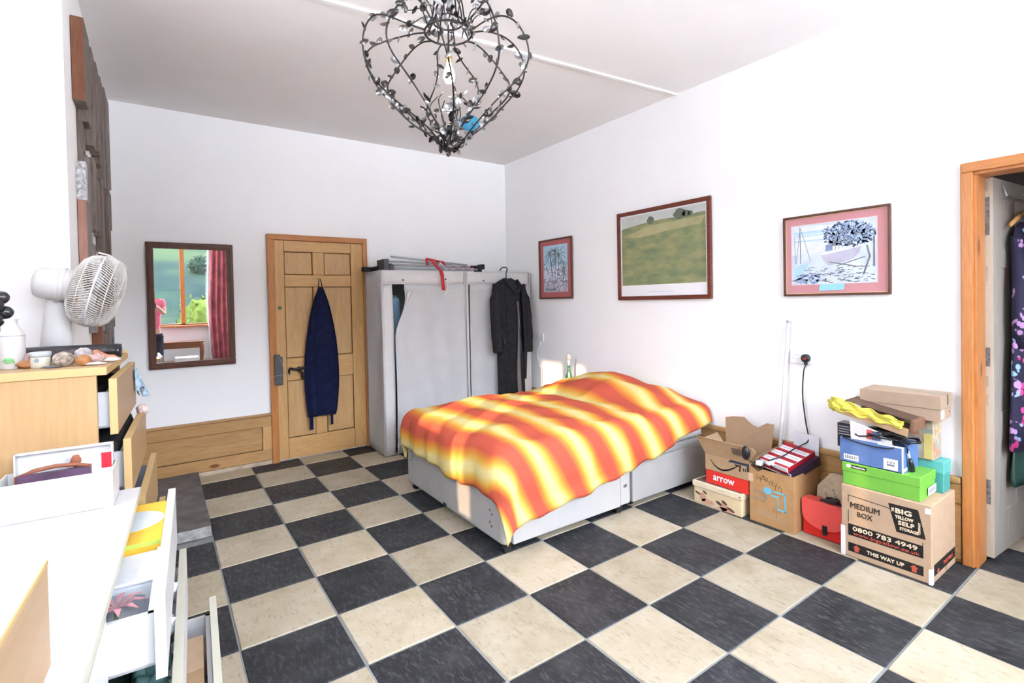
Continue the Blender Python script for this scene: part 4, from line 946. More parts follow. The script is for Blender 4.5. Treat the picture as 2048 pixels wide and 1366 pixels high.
F.line(mb, [(.062, .026), (.098, .026), (.092, -.008)], .009, .0009); build('smile_print', mb, M_INK, t)
mb = MB(); F.rect(mb, .03, .036, .14, .052); F.poly(mb, [(.01, .034), (.03, .052), (.03, .034)]); build('tape_strip', mb, plain('navy_tape', (.03, .05, .08), .4), t)
build('tape_strip', MB().box((2.8265, -3.384, .30), (2.828, -3.370, .352)), plain('navy_tape', (.03, .05, .08), .4), t)
mb = MB(); [F.rect(mb, x-.003, -.002, x+.003, .018) for x in (.118, .132)]; build('arrow_print', mb, M_INK, t)
FF = Face((2.790, -3.320, .425), (0, -1, 0), (-.05, 0, .11)); mb = MB()
for k in range(6): FF.rect(mb, -.03+.0, -.026+k*.009, .018, -.021+k*.009)
FF.rect(mb, .024, -.028, .030, .028); build('bar_code', mb, M_DGREY, t)
t = thing('computer_mouse', (2.77, -3.398, .395), 'black computer mouse hanging over the parcel flap by its cable', 'mouse')
build('mouse_shell', MB().blob((2.768, -3.398, .440), (.018, .026, .045), 3, .05, 1, M=None), M_BLACK, t, True)
build('cable', MB().tube(spline([(2.768, -3.41, .402), (2.775, -3.44, .385), (2.79, -3.45, .35), (2.81, -3.455, .335), (2.825, -3.475, .35)], 6), .003, 6), M_BLACK, t, True)
# 4 handwritten box
t = thing('cardboard_box', (3.0, -3.523, 0), 'open orange-brown box with handwriting and a blue printed outline', 'box')
open_box('body', M_CARDO, t, (2.828, -3.66, 0), (3.165, -3.387, .342))
F = FR_(2.828, -3.523, .17)
def glyph(mb, strokes, x, y, sc, w):
    for st in strokes: F.line(mb, [(x+px*sc, y+py*sc) for px, py in st], w, .0009)
mb = MB()
for (st, x, y) in (([[(0, 0), (.1, 1)], [(.75, -.3), (.65, .9)], [(.05, .45), (.8, .35)]], -.088, .10), ([[(0, 0), (.5, 1), (.85, .1), (0, .0)], [(.15, .4), (.8, .6), (.3, .75)]], -.062, .108), ([[(0, 0), (.05, .8), (.4, .9), (.45, .5), (.1, .4), (.6, .05)]], -.032, .098), ([[(.1, .1), (.0, .5), (.3, .75), (.6, .4), (.3, .0), (.1, .1)]], -.010, .09), ([[(0, 1.1), (.1, .1), (.35, .0)]], .010, .085), ([[(0, .8), (.25, .1)], [(.55, .8), (.25, .0), (.15, -.5)]], .022, .082), ([[(0, .1), (.05, .8), (.4, .75), (.6, .4), (.55, -.4)]], .046, .068)): glyph(mb, st, x, y, .032, .0028)
tag(build('handwriting', mb, plain('marker_ink', (.16, .09, .05), .8), t), 'handwritten name in brown marker')
mb = MB()
F.line(mb, [(.02, .052), (.085, .052), (.088, -.052), (.04, -.05)], .010); F.poly(mb, [(-.032+.026*math.cos(q*.5236)+.012, .048+.022*math.sin(q*.5236)) for q in range(12)]); F.rect(mb, .0, .020, .045, .030); F.line(mb, [(.043, .03), (.043, -.03), (.02, -.05)], .005)
build('outline_print', mb, M_CYAN, t)
mb = MB()
for (s_, x, y, w, hh) in (('INSIDE', -.075, .028, .075, .018), ('ON', -.04, .006, .04, .018), ('STORY', -.068, -.018, .085, .020)): F.text(mb, s_, x, y, w, hh, bold=.01)
for k in range(3):
    for j in range(16): F.rect(mb, -.11+j*.013, -.085-k*.014-j*.0008, -.101+j*.013, -.080-k*.014-j*.0008)
build('faint_print', mb, plain('faded_grey_ink', (.40, .33, .26), .8), t)
mb = MB(); F.line(mb, [(.03, -.03), (.035, -.10)], .006); [F.rect(mb, .01+k*.014, -.075, .018+k*.014, -.045) for k in range(4)]; build('smudge_print', mb, plain('rust_ink', (.42, .20, .08), .8), t)
build('torn_tape', MB().box((2.8265, -3.41, .25), (2.829, -3.38, .30)), plain('tape_tan', (.66, .45, .33), .35), t)
SM = Matrix.Translation((2.99, -3.545, .395)) @ Matrix.Rotation(math.radians(-13), 4, 'Z') @ Matrix.Rotation(math.radians(-17), 4, 'Y') @ Matrix.Rotation(math.radians(3), 4, 'X')
t = thing('striped_carton', (2.97, -3.53, .33), 'red and white striped carton lying tilted in the open box', 'carton')
closed_box('body', M_PAPER, t, (-.125, -.098, -.032), (.125, .098, .030)); t.children[0].data.transform(FRAME[t.name] @ Matrix.Identity(4)); t.children[0].data.transform(FRAME[t.name].inverted() @ SM @ Matrix.Identity(4))
def carton_fix():
    o = t.children[0]; me = o.data
    mb2 = MB().box((-.125, -.098, -.032), (.125, .098, .030), SM, bev=.003, seg=1); bmesh.ops.transform(mb2.b, matrix=base_matrix(t).inverted(), verts=mb2.b.verts); mb2.b.to_mesh(me); mb2.b.free()
carton_fix()
M_CRIM = plain('crimson_ink', (.42, .015, .03), .5)
for (a_, b_) in ((-.124, -.105), (-.060, -.030), (.015, .042), (.085, .124)): build('stripe', MB().box((a_, -.0985, .0303), (b_, .0985, .0312), SM), M_CRIM, t)
build('stripe', MB().box((-.1256, -.0985, -.02), (-.1245, .0985, .0)), M_CRIM, t); o = t.children[-1]; o.data.transform(FRAME[t.name]); o.data.transform(SM); o.data.transform(FRAME[t.name].inverted())
mb = MB()
for (u, n_) in ((-.082, 15), (-.008, 15), (.064, 15)):
    for k in range(n_): mb.box((u-.006+.002*(k % 3), -.085+k*.0115, .0303), (u+.006, -.078+k*.0115, .0309), SM)
build('lettering', mb, I_LILAC, t)
build('end_panel', MB().box((-.12, -.0992, -.030), (.124, -.0978, .028), SM), M_CRIM, t)
t = thing('dark_book', (2.99, -3.62, .33), 'dark purple book wedged beside the striped carton', 'book')
BMx = SM @ Matrix.Translation((-.005, -.111, -.030)); build('cover', MB().box((-.12, -.011, -.028), (.135, .011, .030), BMx, bev=.002), plain('dark_purple', (.035, .018, .045), .35), t)
build('page_block', MB().box((-.123, -.008, -.026), (-.119, .008, .028), BMx), M_PAPER, t)
solo('white_envelope', MB().poly([(3.14, -3.50, .345), (3.14, -3.66, .345), (3.165, -3.655, .525), (3.165, -3.505, .535)], Vector((.003, 0, 0))), plain('pale_blue_paper', (.72, .72, .78), .7), 'pale white envelope standing in the open box against the skirting', 'envelope')
t = thing('white_adaptor', (2.86, -3.50, .355), 'white adaptor with short black lead on the open box edge', 'adaptor')
build('body', MB().box((2.84, -3.525, .372), (2.90, -3.492, .395), bev=.004), M_PAPER, t); build('body', MB().box((2.84, -3.455, .355), (2.88, -3.42, .383), bev=.003), M_PAPER, t)
build('lead', MB().tube(spline([(2.825, -3.40, .352), (2.82, -3.43, .345), (2.822, -3.47, .348), (2.838, -3.495, .38)], 6), .0032, 6).tube(spline([(2.838, -3.52, .38), (2.82, -3.56, .365), (2.822, -3.60, .352), (2.826, -3.64, .350)], 6), .0035, 6), M_BLACK, t, True)
# 5 red document case
t = thing('document_case', (2.94, -3.785, 0), 'red plastic document case with black clasp beside the largest box', 'case')
build('body', MB().box((2.905, -3.905, .0), (2.99, -3.672, .205), bev=.01, seg=3), M_REDP, t)
F = FR_(2.904, -3.788, .10); pts = [(-.116, .115)] + [(-.116*math.cos(PI*k/20), .045 - .085*math.sin(PI*k/20)**.8) for k in range(21)] + [(.116, .115)]
build('flap', MB().poly([F.p(x, y-.006, .001) for x, y in pts], F.n*.004), M_REDP2, t)
build('flap_top', MB().box((2.900, -3.906, .205), (2.992, -3.671, .2105), bev=.002), M_REDP2, t)
build('clasp', MB().box((2.892, -3.812, .035), (2.901, -3.786, .085), bev=.003).box((2.888, -3.806, .028), (2.896, -3.792, .055), bev=.003), M_BLACK, t)
build('handle', MB().box((2.93, -3.89, .210), (2.962, -3.755, .217), bev=.003), M_BLACKM, t)
solo('lens_cap', MB().lathe([(.034, 0), (.036, .004), (.036, .016), (.031, .019), (.029, .014), (.010, .013)], 24, Matrix.Translation((2.948, -3.822, .2175))), M_BLACK, 'round black lens cap lying on the red document case', 'lens cap', smooth=False)
# 6 wrapped parcel
t = thing('wrapped_parcel', (3.08, -3.80, 0), 'brown printed wrapped parcel leaning behind the red document case', 'parcel')
PM = Matrix.Translation((3.06, -3.80, .19)) @ Matrix.Rotation(math.radians(10), 4, 'Y')
pts = [(0, .115*math.cos(PI/8+k*PI/4)*1.08, .165*math.sin(PI/8+k*PI/4)) for k in range(8)]
build('body', MB().poly(pts, Vector((.07, 0, 0)), PM).poly([(0, -.10, -.185), (0, .10, -.185), (0, .105, 0), (0, -.105, 0)], Vector((.07, 0, 0)), PM), plain('kraft_wrap', (.50, .40, .27), .7, var=.15, scale=30), t)
FP = Face(PM @ Vector((0, 0, 0)), (0, -1, 0), PM.to_3x3() @ Vector((0, 0, 1))); mb = MB()
for (x, y, n_, rot) in ((-.07, .02, 5, -1.1), (-.03, .05, 5, -1.1), (.02, .08, 6, -1.1), (.05, .10, 5, -1.1), (-.09, -.02, 4, -1.1)):
    for k in range(n_):
        cx, cy = x+k*.017*math.cos(rot), y+k*.017*math.sin(rot); FP.line(mb, [(cx, cy), (cx+.008, cy+.006), (cx+.003, cy+.011)], .003)
build('wrap_print', mb, plain('brown_ink', (.10, .07, .05), .7), t)
mb = MB(); FP.rect(mb, .03, -.02, .115, .055, .0016); build('address_label', mb, M_PAPER, t)
mb = MB(); [FP.rect(mb, .037+k*.006, .0, .040+k*.006, .045, .0028) for k in range(6)]; build('bar_code', mb, M_DGREY, t)
# 7 medium storage box
t = thing('storage_box', (3.0, -4.12, 0), 'large brown removal box printed MEDIUM BOX beside the closet door frame', 'box')
ZM = .388
closed_box('body', M_CARD2, t, (2.812, -4.318, 0), (3.168, -3.921, ZM), .004)
F = FR_(2.812, -4.1195, 0); wI = M_INK
mb = MB(); F.rect(mb, -.165, .118, .165, .180)
F.poly(mb, [(-.165, .228-.012), (-.165, .254), (-.162, .254), (-.162, .218)]); F.line(mb, [(-.163, .19), (-.163, .215)], .003); F.line(mb, [(-.163, .30), (-.163, .335), (.0, .325), (.03, .322)], .003); F.line(mb, [(.163, .16), (.163, .195)], .003)
F.rect(mb, -.165, .030, .165, .078)
F.text(mb, 'MEDIUM', -.085, .285, .135, .030, bold=.012); F.text(mb, 'BOX', -.085, .243, .07, .028, bold=.012)
F.poly(mb, [(.020, .350), (.145, .352), (.175, .215), (.055, .212)]); build('black_print', mb, wI, t)
mb = MB(); F.text(mb, '0800 783 4949', 0, .160, .285, .024, bold=.025, d=.0016)
F.text(mb, 'THIS WAY UP', .005, .054, .165, .020, bold=.03, d=.0016)
for (s_, x, y, w, hh) in (('BIG', .085, .322, .070, .026), ('YELLOW', .088, .291, .078, .018), ('SELF', .096, .264, .068, .022), ('STORAGE', .108, .236, .078, .016)): F.text(mb, s_, x, y, w, hh, bold=.045, d=.0016)
F.text(mb, 'THE', .040, .322, .022, .012, rot=PI/2, bold=.04, d=.0016); F.text(mb, 'COMPANY', .150, .262, .058, .010, rot=PI/2, bold=.03, d=.0016)
build('cream_lettering', mb, M_CREAMINK, t)
mb = MB(); F.text(mb, 'www.bigyellow.co.uk', .005, .132, .29, .020, bold=.012, d=.0016)
build('red_print', mb, M_REDINK, t)
for x in (-.125, .128): mb = MB(); F.poly(mb, [(x-.018, .056), (x, .072), (x+.018, .056), (x+.010, .056), (x+.010, .036), (x-.010, .036), (x-.010, .056)], .0016); build('arrow_print', mb, M_REDINK, t)
G = SD_(2.99, -4.318, 0); mb = MB(); G.poly(mb, [(-.15, .035), (.17, .035), (.17, .09), (-.15, .09)]); build('side_print', mb, wI, t)
mb = MB(); G.poly(mb, [(-.11, .045), (-.09, .06), (-.07, .045), (-.08, .045), (-.08, .038), (-.10, .038), (-.10, .045)], .0014); G.text(mb, 'THIS WAY', .05, .062, .14, .018, bold=.03, d=.0014); build('side_red_print', mb, M_REDINK, t)
build('corner_tape', MB().box((2.810, -4.32, 0), (2.832, -4.305, .075)), M_PAPER, t); build('corner_tape', MB().box((2.810, -3.940, 0), (2.815, -3.919, .16)), M_PAPER, t)
build('paper_patch', MB().box((2.8105, -4.315, .345), (2.8125, -4.292, .372)), M_PAPER, t)
mb = MB(); G.rect(mb, .02, .0, .035, .10, .0018); build('loose_tape', mb, M_CLEAR, t)
build('lid_seam', MB().box((2.82, -4.121, ZM), (3.16, -4.118, ZM+.0006)), M_CARDIN, t)
# 8 green box
t = thing('green_box', (2.93, -4.095, ZM), 'bright green shoe box lying on the large removal box', 'box')
ZG = ZM+.122
closed_box('body', M_GREEN, t, (2.825, -4.27, ZM), (3.04, -3.925, ZG-.01)); closed_box('lid', M_GREEN, t, (2.822, -4.273, ZG-.05), (3.043, -3.922, ZG), .003)
F = FR_(2.822, -4.09, ZG-.02); mb = MB(); F.rect(mb, -.12, -.008, -.05, .010); build('black_label', mb, M_INK, t)
mb = MB(); F.text(mb, 'MOUNTAIN', -.085, .001, .058, .008, bold=.02, d=.0016); F.poly(mb, [(-.135+.012*math.cos(q*.6283), .002+.010*math.sin(q*.6283)) for q in range(10)], .0009); build('white_print', mb, M_PAPER, t)
G = SD_(2.935, -4.273, ZG-.08); mb = MB(); G.rect(mb, -.02, -.028, .095, .012, .004); build('size_label', mb, M_PAPER, t)
mb = MB(); [G.rect(mb, -.01+k*.012, -.02, -.004+k*.012, .004, .0052) for k in range(8)]; build('label_print', mb, M_GREYINK, t)
# 9 blue box
t = thing('blue_box', (2.96, -4.055, ZG), 'blue open carton of papers and cables on the green box', 'box')
ZB = ZG+.132
open_box('body', M_BLUE, t, (2.826, -4.20, ZG), (3.035, -3.912, ZB))
F = FR_(2.826, -4.056, ZG+.066); mb = MB(); F.rect(mb, -.125, -.052, -.055, -.022); F.rect(mb, .06, -.058, .122, -.002); build('paper_label', mb, M_PAPER, t)
mb = MB(); [F.rect(mb, -.118+k*.0085, -.045, -.1135+k*.0085, -.028, .0018) for k in range(7)]; [F.rect(mb, .076+k*.007, -.026+.007*(k % 2), .081+k*.007, -.016, .0018) for k in range(5)]; F.rect(mb, .075, -.038, .108, -.029, .0018); build('bar_code', mb, I_GREY, t)
build('front_lip', MB().box((2.825, -4.201, ZB-.004), (2.835, -4.09, ZB+.002)), M_PAPER, t)
G = SD_(2.93, -4.2, ZG+.06); mb = MB(); G.rect(mb, -.10, -.052, -.045, -.036); build('side_label', mb, M_PAPER, t); build('edge_tape', MB().box((2.825, -4.2015, ZG), (2.828, -4.195, ZB)), M_PAPER, t)
for (nm, lab, p, mt, c) in (('leaflet', 'white leaflet with red and navy printing in the blue carton', [(2.840, -3.965, ZB-.08), (2.840, -4.105, ZB-.085), (2.842, -4.10, ZB+.055), (2.842, -3.955, ZB+.10)], M_PAPER, 'leaflet'), ('letter', 'white letter with pale blue print standing in the blue carton', [(2.850, -3.95, ZB-.1), (2.850, -4.15, ZB-.1), (2.852, -4.145, ZB+.028), (2.852, -3.945, ZB+.055)], M_PAPER, 'letter')):
    tt = thing(nm, (2.85, -4.04, ZB-.1), lab, c); build('sheet', MB().poly(p, Vector((.003, 0, 0))), mt, tt)
    if nm == 'leaflet':
        Fq = FR_(2.8395, -4.03, ZB); mb = MB(); Fq.rect(mb, .005, .012, .030, .062, .0012); build('red_print', mb, plain('coral_ink', (.62, .10, .10), .6), tt); mb = MB(); Fq.rect(mb, .030, .010, .070, .058, .0012); build('navy_print', mb, plain('navy_ink', (.10, .12, .22), .6), tt)
        mb = MB(); [Fq.rect(mb, -.055+k*.0, .07-k*.010, -.005, .073-k*.010, .0012) for k in range(6)]; build('text_print', mb, I_LILAC, tt)
t = thing('black_carton', (2.87, -3.925, ZB+.02), 'small black printed carton sticking up at the blue carton corner', 'carton')
build('body', MB().box((2.85, -3.965, ZB-.06), (2.93, -3.89, ZB+.072), bev=.002), M_BLACK, t); Fq = FR_(2.85, -3.927, ZB+.03); mb = MB(); [Fq.rect(mb, -.03, -.02+k*.014, .03-.01*(k % 2), -.0165+k*.014) for k in range(4)]; build('lettering', mb, I_LILAC, t)
t = thing('black_cables', (2.95, -4.13, ZB), 'tangle of black cables and adaptors spilling from the blue carton', 'cables')
R = random.Random(11)
for k in range(9):
    c = (2.90+R.uniform(-.03, .07), -4.10+R.uniform(-.05, .05), ZB+.012+.008*k*.6); q0 = R.uniform(0, 6)
    build('cable', MB().tube([(c[0]+(.05+.02*math.sin(3*a_+k))*math.cos(a_+q0), c[1]+(.075+.015*math.cos(2*a_))*math.sin(a_+q0), c[2]+.012*math.sin(2*a_+k)) for a_ in [i*2*PI/18 for i in range(19)]], .0042, 6), M_BLACK, t, True)
build('adaptor', MB().box((2.87, -4.10, ZB), (2.95, -4.02, ZB+.065), bev=.012, seg=3), M_BLACK, t, True)
build('adaptor', MB().box((2.93, -4.17, ZB+.005), (2.99, -4.11, ZB+.05), bev=.008, seg=2), M_BLACKM, t, True)
build('cable', MB().tube(spline([(2.86, -4.16, ZB+.03), (2.85, -4.205, ZB+.01), (2.86, -4.21, ZB-.03)], 5), .0045, 6), M_BLACK, t, True)
build('usb_sleeve', MB().tube([(2.86, -4.21, ZB-.02), (2.872, -4.213, ZB-.055)], .0055, 8), M_PAPER, t, True)
build('plug', MB().tube([(2.875, -4.214, ZB-.06), (2.885, -4.217, ZB-.09), (2.895, -4.218, ZB-.125)], [.007, .012, .012], 8), M_BLACK, t, True)
build('cable', MB().tube(spline([(2.82, -3.93, ZB+.0), (2.819, -4.0, ZB-.012), (2.819, -4.08, ZB-.018), (2.82, -4.15, ZB-.012), (2.84, -4.165, ZB+.005), (2.86, -4.14, ZB+.015)], 6), .0035, 6), M_BLACK, t, True)
for (c) in ((2.86, -4.14, ZB+.05), (2.90, -4.17, ZB+.055), (2.87, -4.12, ZB+.02)): build('plug_tip', MB().tube([c, (c[0]+.004, c[1]-.012, c[2]+.005)], .004, 6), M_STEEL, t)
build('cable', MB().tube(spline([(2.88, -4.16, ZB+.02), (2.90, -4.22, ZB+.02), (2.95, -4.235, ZB+.015), (3.0, -4.20, ZB+.02)], 6), .007, 6), M_BLACK, t, True)
# 10 teal, printed and top boxes
t = thing('teal_box', (3.11, -4.19, ZM), 'small teal lidded box between the green box and the wall', 'box')
closed_box('body', M_TEAL, t, (3.05, -4.302, ZM), (3.155, -4.06, ZM+.10)); closed_box('lid', plain('teal_lid', (.11, .42, .38), .5), t, (3.047, -4.305, ZM+.098), (3.158, -4.057, ZM+.162))
t = thing('patterned_box', (3.09, -4.15, ZM+.163), 'small patterned map-print box on the teal box', 'box')
def mapmat():
    m, nt, b = nodes('map_print'); v = N(nt, 'ShaderNodeTexVoronoi', Scale=38.0); nt.links.new(coords(nt), v.inputs['Vector'])
    r = ramp(nt, [(0, (.46, .40, .28)), (.25, (.50, .22, .13)), (.45, (.30, .33, .28)), (.65, (.48, .42, .20)), (.85, (.40, .30, .24))], 'CONSTANT'); sp = nt.nodes.new('ShaderNodeSeparateColor'); nt.links.new(v.outputs['Color'], sp.inputs[0]); nt.links.new(sp.outputs[0], r.inputs['Fac']); nt.links.new(r.outputs[0], b.inputs['Base Color']); b.inputs['Roughness'].default_value = .6; return m
closed_box('body', mapmat(), t, (3.035, -4.265, ZM+.163), (3.158, -4.03, ZM+.385))
build('yellow_strip', MB().box((3.033, -4.262, ZM+.17), (3.036, -4.225, ZM+.30)), plain('ochre_ink', (.62, .50, .16), .6), t)
ZT = ZM+.386
t = thing('tan_shoe_box', (3.06, -4.14, ZT), 'tan shoe box with green tape topmost of the stack', 'box')
TMx = Matrix.Translation((3.05, -4.14, ZT)) @ Matrix.Rotation(math.radians(2), 4, 'Z')
build('body', MB().box((-.100, -.172, 0), (.098, .172, .085), TMx, bev=.002), M_CARDX, t); build('lid', MB().box((-.104, -.176, .062), (.102, .176, .128), TMx, bev=.002), M_CARDX, t)
M_TAPE = plain('green_tape', (.10, .16, .105), .3)
build('tape_strip', MB().box((.005, -.1765, .1278), (.022, .02, .1288), TMx), M_TAPE, t); build('tape_strip', MB().box((.0, -.1772, .075), (.022, -.1758, .1288), TMx), M_TAPE, t)
build('size_label', MB().box((-.085, -.1735, .012), (-.035, -.1715, .055), TMx), M_PAPER, t); build('finger_hole', MB().box((.055, -.1738, .03), (.063, -.1716, .038), TMx), M_BLACK, t)
# 11 mailer with yellow tissue
t = thing('open_mailer', (2.88, -4.05, ZB+.05), 'open cardboard mailer stuffed with yellow tissue on the blue carton', 'mailer')
YM = Matrix.Translation((2.90, -4.06, ZB+.115)) @ Matrix.Rotation(math.radians(8.5), 4, 'X')
build('bottom_board', MB().box((-.075, -.165, -.004), (.085, .165, 0), YM), M_CARD, t)
build('front_board', MB().poly([(-.076, -.165, -.03), (-.076, .165, -.006), (-.076, .165, .020), (-.076, .05, .012), (-.076, -.165, .012)], Vector((.004, 0, 0)), YM), M_CARD, t)
build('top_board', MB().box((-.07, -.18, .062), (.085, .135, .067), YM @ Matrix.Rotation(math.radians(3), 4, 'X')), plain('dark_board', (.10, .06, .04), .6), t)
build('end_curl', MB().box((-.076, -.19, .0), (.085, -.165, .06), YM, bev=.008), plain('brown_board', (.20, .10, .06), .6), t)
build('tissue', MB().grid(lambda u, v: tuple(YM @ Vector((-.078+.02*math.sin(v*31)*.4-.008*math.sin(u*19+v*7), .20-.34*u, .004+(.068-.028*u)*v + .006*math.sin(u*25)))), 26, 8), plain('yellow_tissue', (.72, .66, .10), .6, var=.1), t, True, solid=.004)
build('tissue', MB().blob((-.05, .17, .03), (.045, .045, .035), 3, .5, 3, M=YM), plain('yellow_tissue', (.72, .66, .10), .6, var=.1), t, True)
solo('dark_bag', MB().blob((2.945, -4.08, ZB+.035), (.06, .085, .040), 3, .3, 2.2, seed=4), M_BIN, 'crumpled black bag under the cardboard mailer', 'bag', smooth=True)

# ------------------------------------------------------------------ birch chest of drawers (left)
CA = math.radians(-2.8)
ch = thing('birch_chest', (-.393, -2.964, 0), 'tall birch chest with open drawers by the chimney breast', 'chest of drawers', rotz=CA)
def cb(nm, lo, hi, mt, par=ch, bev=.0015): return build(nm, MB().box(lo, hi, bev=bev, seg=1), mt, par, local=True)
WA = .64
cb('side_panel', (-.48, 0, .02), (-.027, .018, 1.203), M_BIRCH); cb('side_panel', (-.48, WA-.018, .02), (-.027, WA, 1.203), M_BIRCH)
cb('back_panel', (-.48, .018, .02), (-.472, WA-.018, 1.203), M_BIRCHE); cb('bottom_panel', (-.48, .018, .02), (-.03, WA-.018, .04), M_BIRCHE)
cb('plinth', (-.46, .01, 0), (-.06, WA-.01, .02), M_DGREY)
cb('top_panel', (-.49, -.002, 1.203), (0, WA+.004, 1.23), M_BIRCHY)
cb('top_edging', (-.49, -.0045, 1.2035), (.001, -.0015, 1.2305), M_BIRCHE); cb('top_edging', (-.0005, -.0045, 1.2035), (.002, WA+.004, 1.2305), M_BIRCHE)
cb('corner_stop', (-.012, WA-.012, 1.23), (.002, WA+.004, 1.242), M_BIRCHE)
M_TRAY = plain('drawer_metal', (.55, .58, .62), .45, var=.02)
def chest_drawer(par, x, y0, y1, z0, z1, fm, em, tm, depth, th=.021, far=True):
    d = build('drawer', MB().box((x, y0, z0), (x+th, y1, z1), bev=.001, seg=1), fm, par, local=True)
    FRAME[d.name] = FRAME[par.name]
    mb = MB(); mb.box((x-.001, y0-.0012, z0-.0005), (x+th+.0002, y0+.0004, z1+.0012)); mb.box((x-.0005, y0, z1-.0004), (x+th+.0004, y1, z1+.0014)); build('edging', mb, em, d, local=True)
    mb = MB(); h1 = z1-.045; a_, b_ = y0+.022, y1-.022
    mb.box((x-depth, a_, z0+.02), (x, b_, z0+.026)); mb.box((x-depth, a_, z0+.02), (x, a_+.012, h1)); mb.box((x-depth, b_-.012, z0+.02), (x, b_, h1)); mb.box((x-depth, a_, z0+.02), (x-depth+.012, b_, h1)); mb.box((x-.014, a_, z0+.02), (x-.001, b_, h1))
    build('drawer_tray', mb, tm, d, local=True)
    return d
for (x, z0, z1) in ((.006, .998, 1.187), (.040, .785, .975), (.076, .572, .765), (.104, .365, .556), (.02, .16, .352)):
    chest_drawer(ch, x, .003, WA-.003, z0, z1, M_BIRCHY, M_BIRCHE, M_TRAY, .40)
M_PALECLOTH = plain('pale_stripe_cloth', (.40, .55, .66), .85, var=.4, scale=55)
t = thing('striped_cloth', (-.30, -2.33, 1.05), 'pale blue striped cloth hanging out of the top drawer', 'cloth')
CM = FRAME[ch.name]
build('cloth', MB().grid(lambda u, v: tuple(CM @ Vector((.034 + .035*u*v + .008*math.sin(u*14), WA-.10+.085*u+.03*v*u, 1.165 - .035*u - (.09+.02*math.sin(u*9))*v + .004*math.sin(u*30)))), 18, 8), M_PALECLOTH, t, True, solid=.004)
solo('pink_cloth', MB().blob(tuple(CM @ Vector((.056, WA-.10, .985))), (.02, .05, .022), 3, .4, 3), plain('blush_cloth', (.74, .58, .56), .85), 'crumpled pale pink cloth peeping from the second drawer', 'cloth', smooth=True)
solo('dark_cloth', MB().grid(lambda u, v: tuple(CM @ Vector((-.34+.36*v, .04+.55*u, .935+.03*noise.noise(Vector((u*5, v*5, 1)))))), 16, 12), M_BLACKM, 'folded black clothes lying in the second birch drawer', 'clothes', smooth=True, solid=.05)
solo('dark_cloth', MB().grid(lambda u, v: tuple(CM @ Vector((-.36+.33*v, .04+.55*u, 1.125+.02*noise.noise(Vector((u*5, v*5, 4)))))), 16, 12), M_BLACKM, 'folded black clothes lying in the top birch drawer', 'clothes', smooth=True, solid=.04)

# things on the birch chest
ZA = 1.23
t = thing('desk_fan', (-.585, -2.42, ZA), 'white desk fan with a wire grille on the birch chest', 'fan')
M_FAN = plain('fan_white', (.62, .62, .61), .4, var=.01, bmp=0)
build('base', MB().lathe([(.10, 0), (.10, .012), (.085, .022), (.045, .03)], 28, Matrix.Translation((-.585, -2.42, ZA))), M_FAN, t, True)
mb = MB(); rings = []
for (z, a_, b_, dx) in ((.02, .055, .045, 0), (.10, .048, .038, .002), (.20, .040, .03, .006), (.255, .034, .026, .008), (.262, .025, .02, .008)): rings.append([(-.585+dx+a_*math.cos(q*PI/10), -2.42+b_*math.sin(q*PI/10), ZA+z) for q in range(20)])
build('column', mb.loops(rings), M_FAN, t, True)
build('column_button', MB().lathe([(.010, 0), (.010, .004), (.005, .006)], 12, Matrix.Translation((-.578, -2.449, ZA+.235)) @ Matrix.Rotation(PI/2, 4, 'X')), M_GREY, t)
M_FANT = plain('fan_beige', (.66, .52, .30), .5)
build('tilt_bracket', MB().box((-.60, -2.45, ZA+.25), (-.515, -2.39, ZA+.268), bev=.004).box((-.545, -2.445, ZA+.225), (-.515, -2.40, ZA+.252), bev=.004), M_FANT, t)
AX = Vector((.955, -.03, -.265)).normalized()                  # direction the fan blows
AM = AX.to_track_quat('Z', 'Y').to_matrix().to_4x4()
HC = Vector((-.450, -2.445, ZA+.272))                           # grille centre
FM = Matrix.Translation(HC) @ AM
HM = Matrix.Translation(HC + Vector((0, 0, .012))) @ Vector((.99, -.03, -.13)).to_track_quat('Z', 'Y').to_matrix().to_4x4()
build('motor_housing', MB().lathe([(.004, -.200), (.036, -.198), (.052, -.192), (.060, -.178), (.065, -.14), (.067, -.09), (.062, -.066), (.03, -.06)], 30, HM), M_FAN, t, True)
build('housing_rim', MB().lathe([(.067, -.115), (.0695, -.113), (.070, -.10), (.067, -.098)], 30, HM), M_FAN, t, True)
build('housing_belly', MB().box((-.60, -2.47, ZA+.262), (-.53, -2.42, ZA+.29), bev=.008), M_FAN, t)
RG = .150
def grille(front):
    mb = MB(); prof = [(RG, 0), (RG*.985, .022), (RG*.93, .045), (RG*.80, .066), (RG*.58, .080), (RG*.33, .086), (RG*.12, .087)]
    sgn = 1 if front else -1
    n_ = 84
    for k in range(n_):
        a0 = 2*PI*k/n_
        P = []
        for i, (r_, z_) in enumerate(prof):
            a1 = a0 + .50*(i/6)
            P.append((r_*math.cos(a1), r_*math.sin(a1), z_*sgn*(1 if front else 1.0)))
        mb.tube(P, .0017, 4, FM)
    for (r_, z_) in ((RG, 0), (RG*.93, .045*sgn), (RG*.58, .080*sgn)):
        mb.tube([(r_*math.cos(2*PI*k/40), r_*math.sin(2*PI*k/40), z_) for k in range(41)], .0018, 4, FM)
    return mb
M_WIRE = plain('wire_white', (.60, .58, .54), .4, bmp=0)
o = build('grille', grille(True), M_WIRE, t); o['kind'] = 'stuff'; o = build('grille', grille(False), M_WIRE, t); o['kind'] = 'stuff'
build('grille_band', MB().lathe([(RG+.0005, -.003), (RG+.003, -.003), (RG+.003, .003), (RG+.0005, .003)], 48, FM, cap=False), M_FAN, t, True)
build('badge', MB().lathe([(.022, .086), (.022, .090), (.012, .092)], 24, FM), M_FAN, t, True)
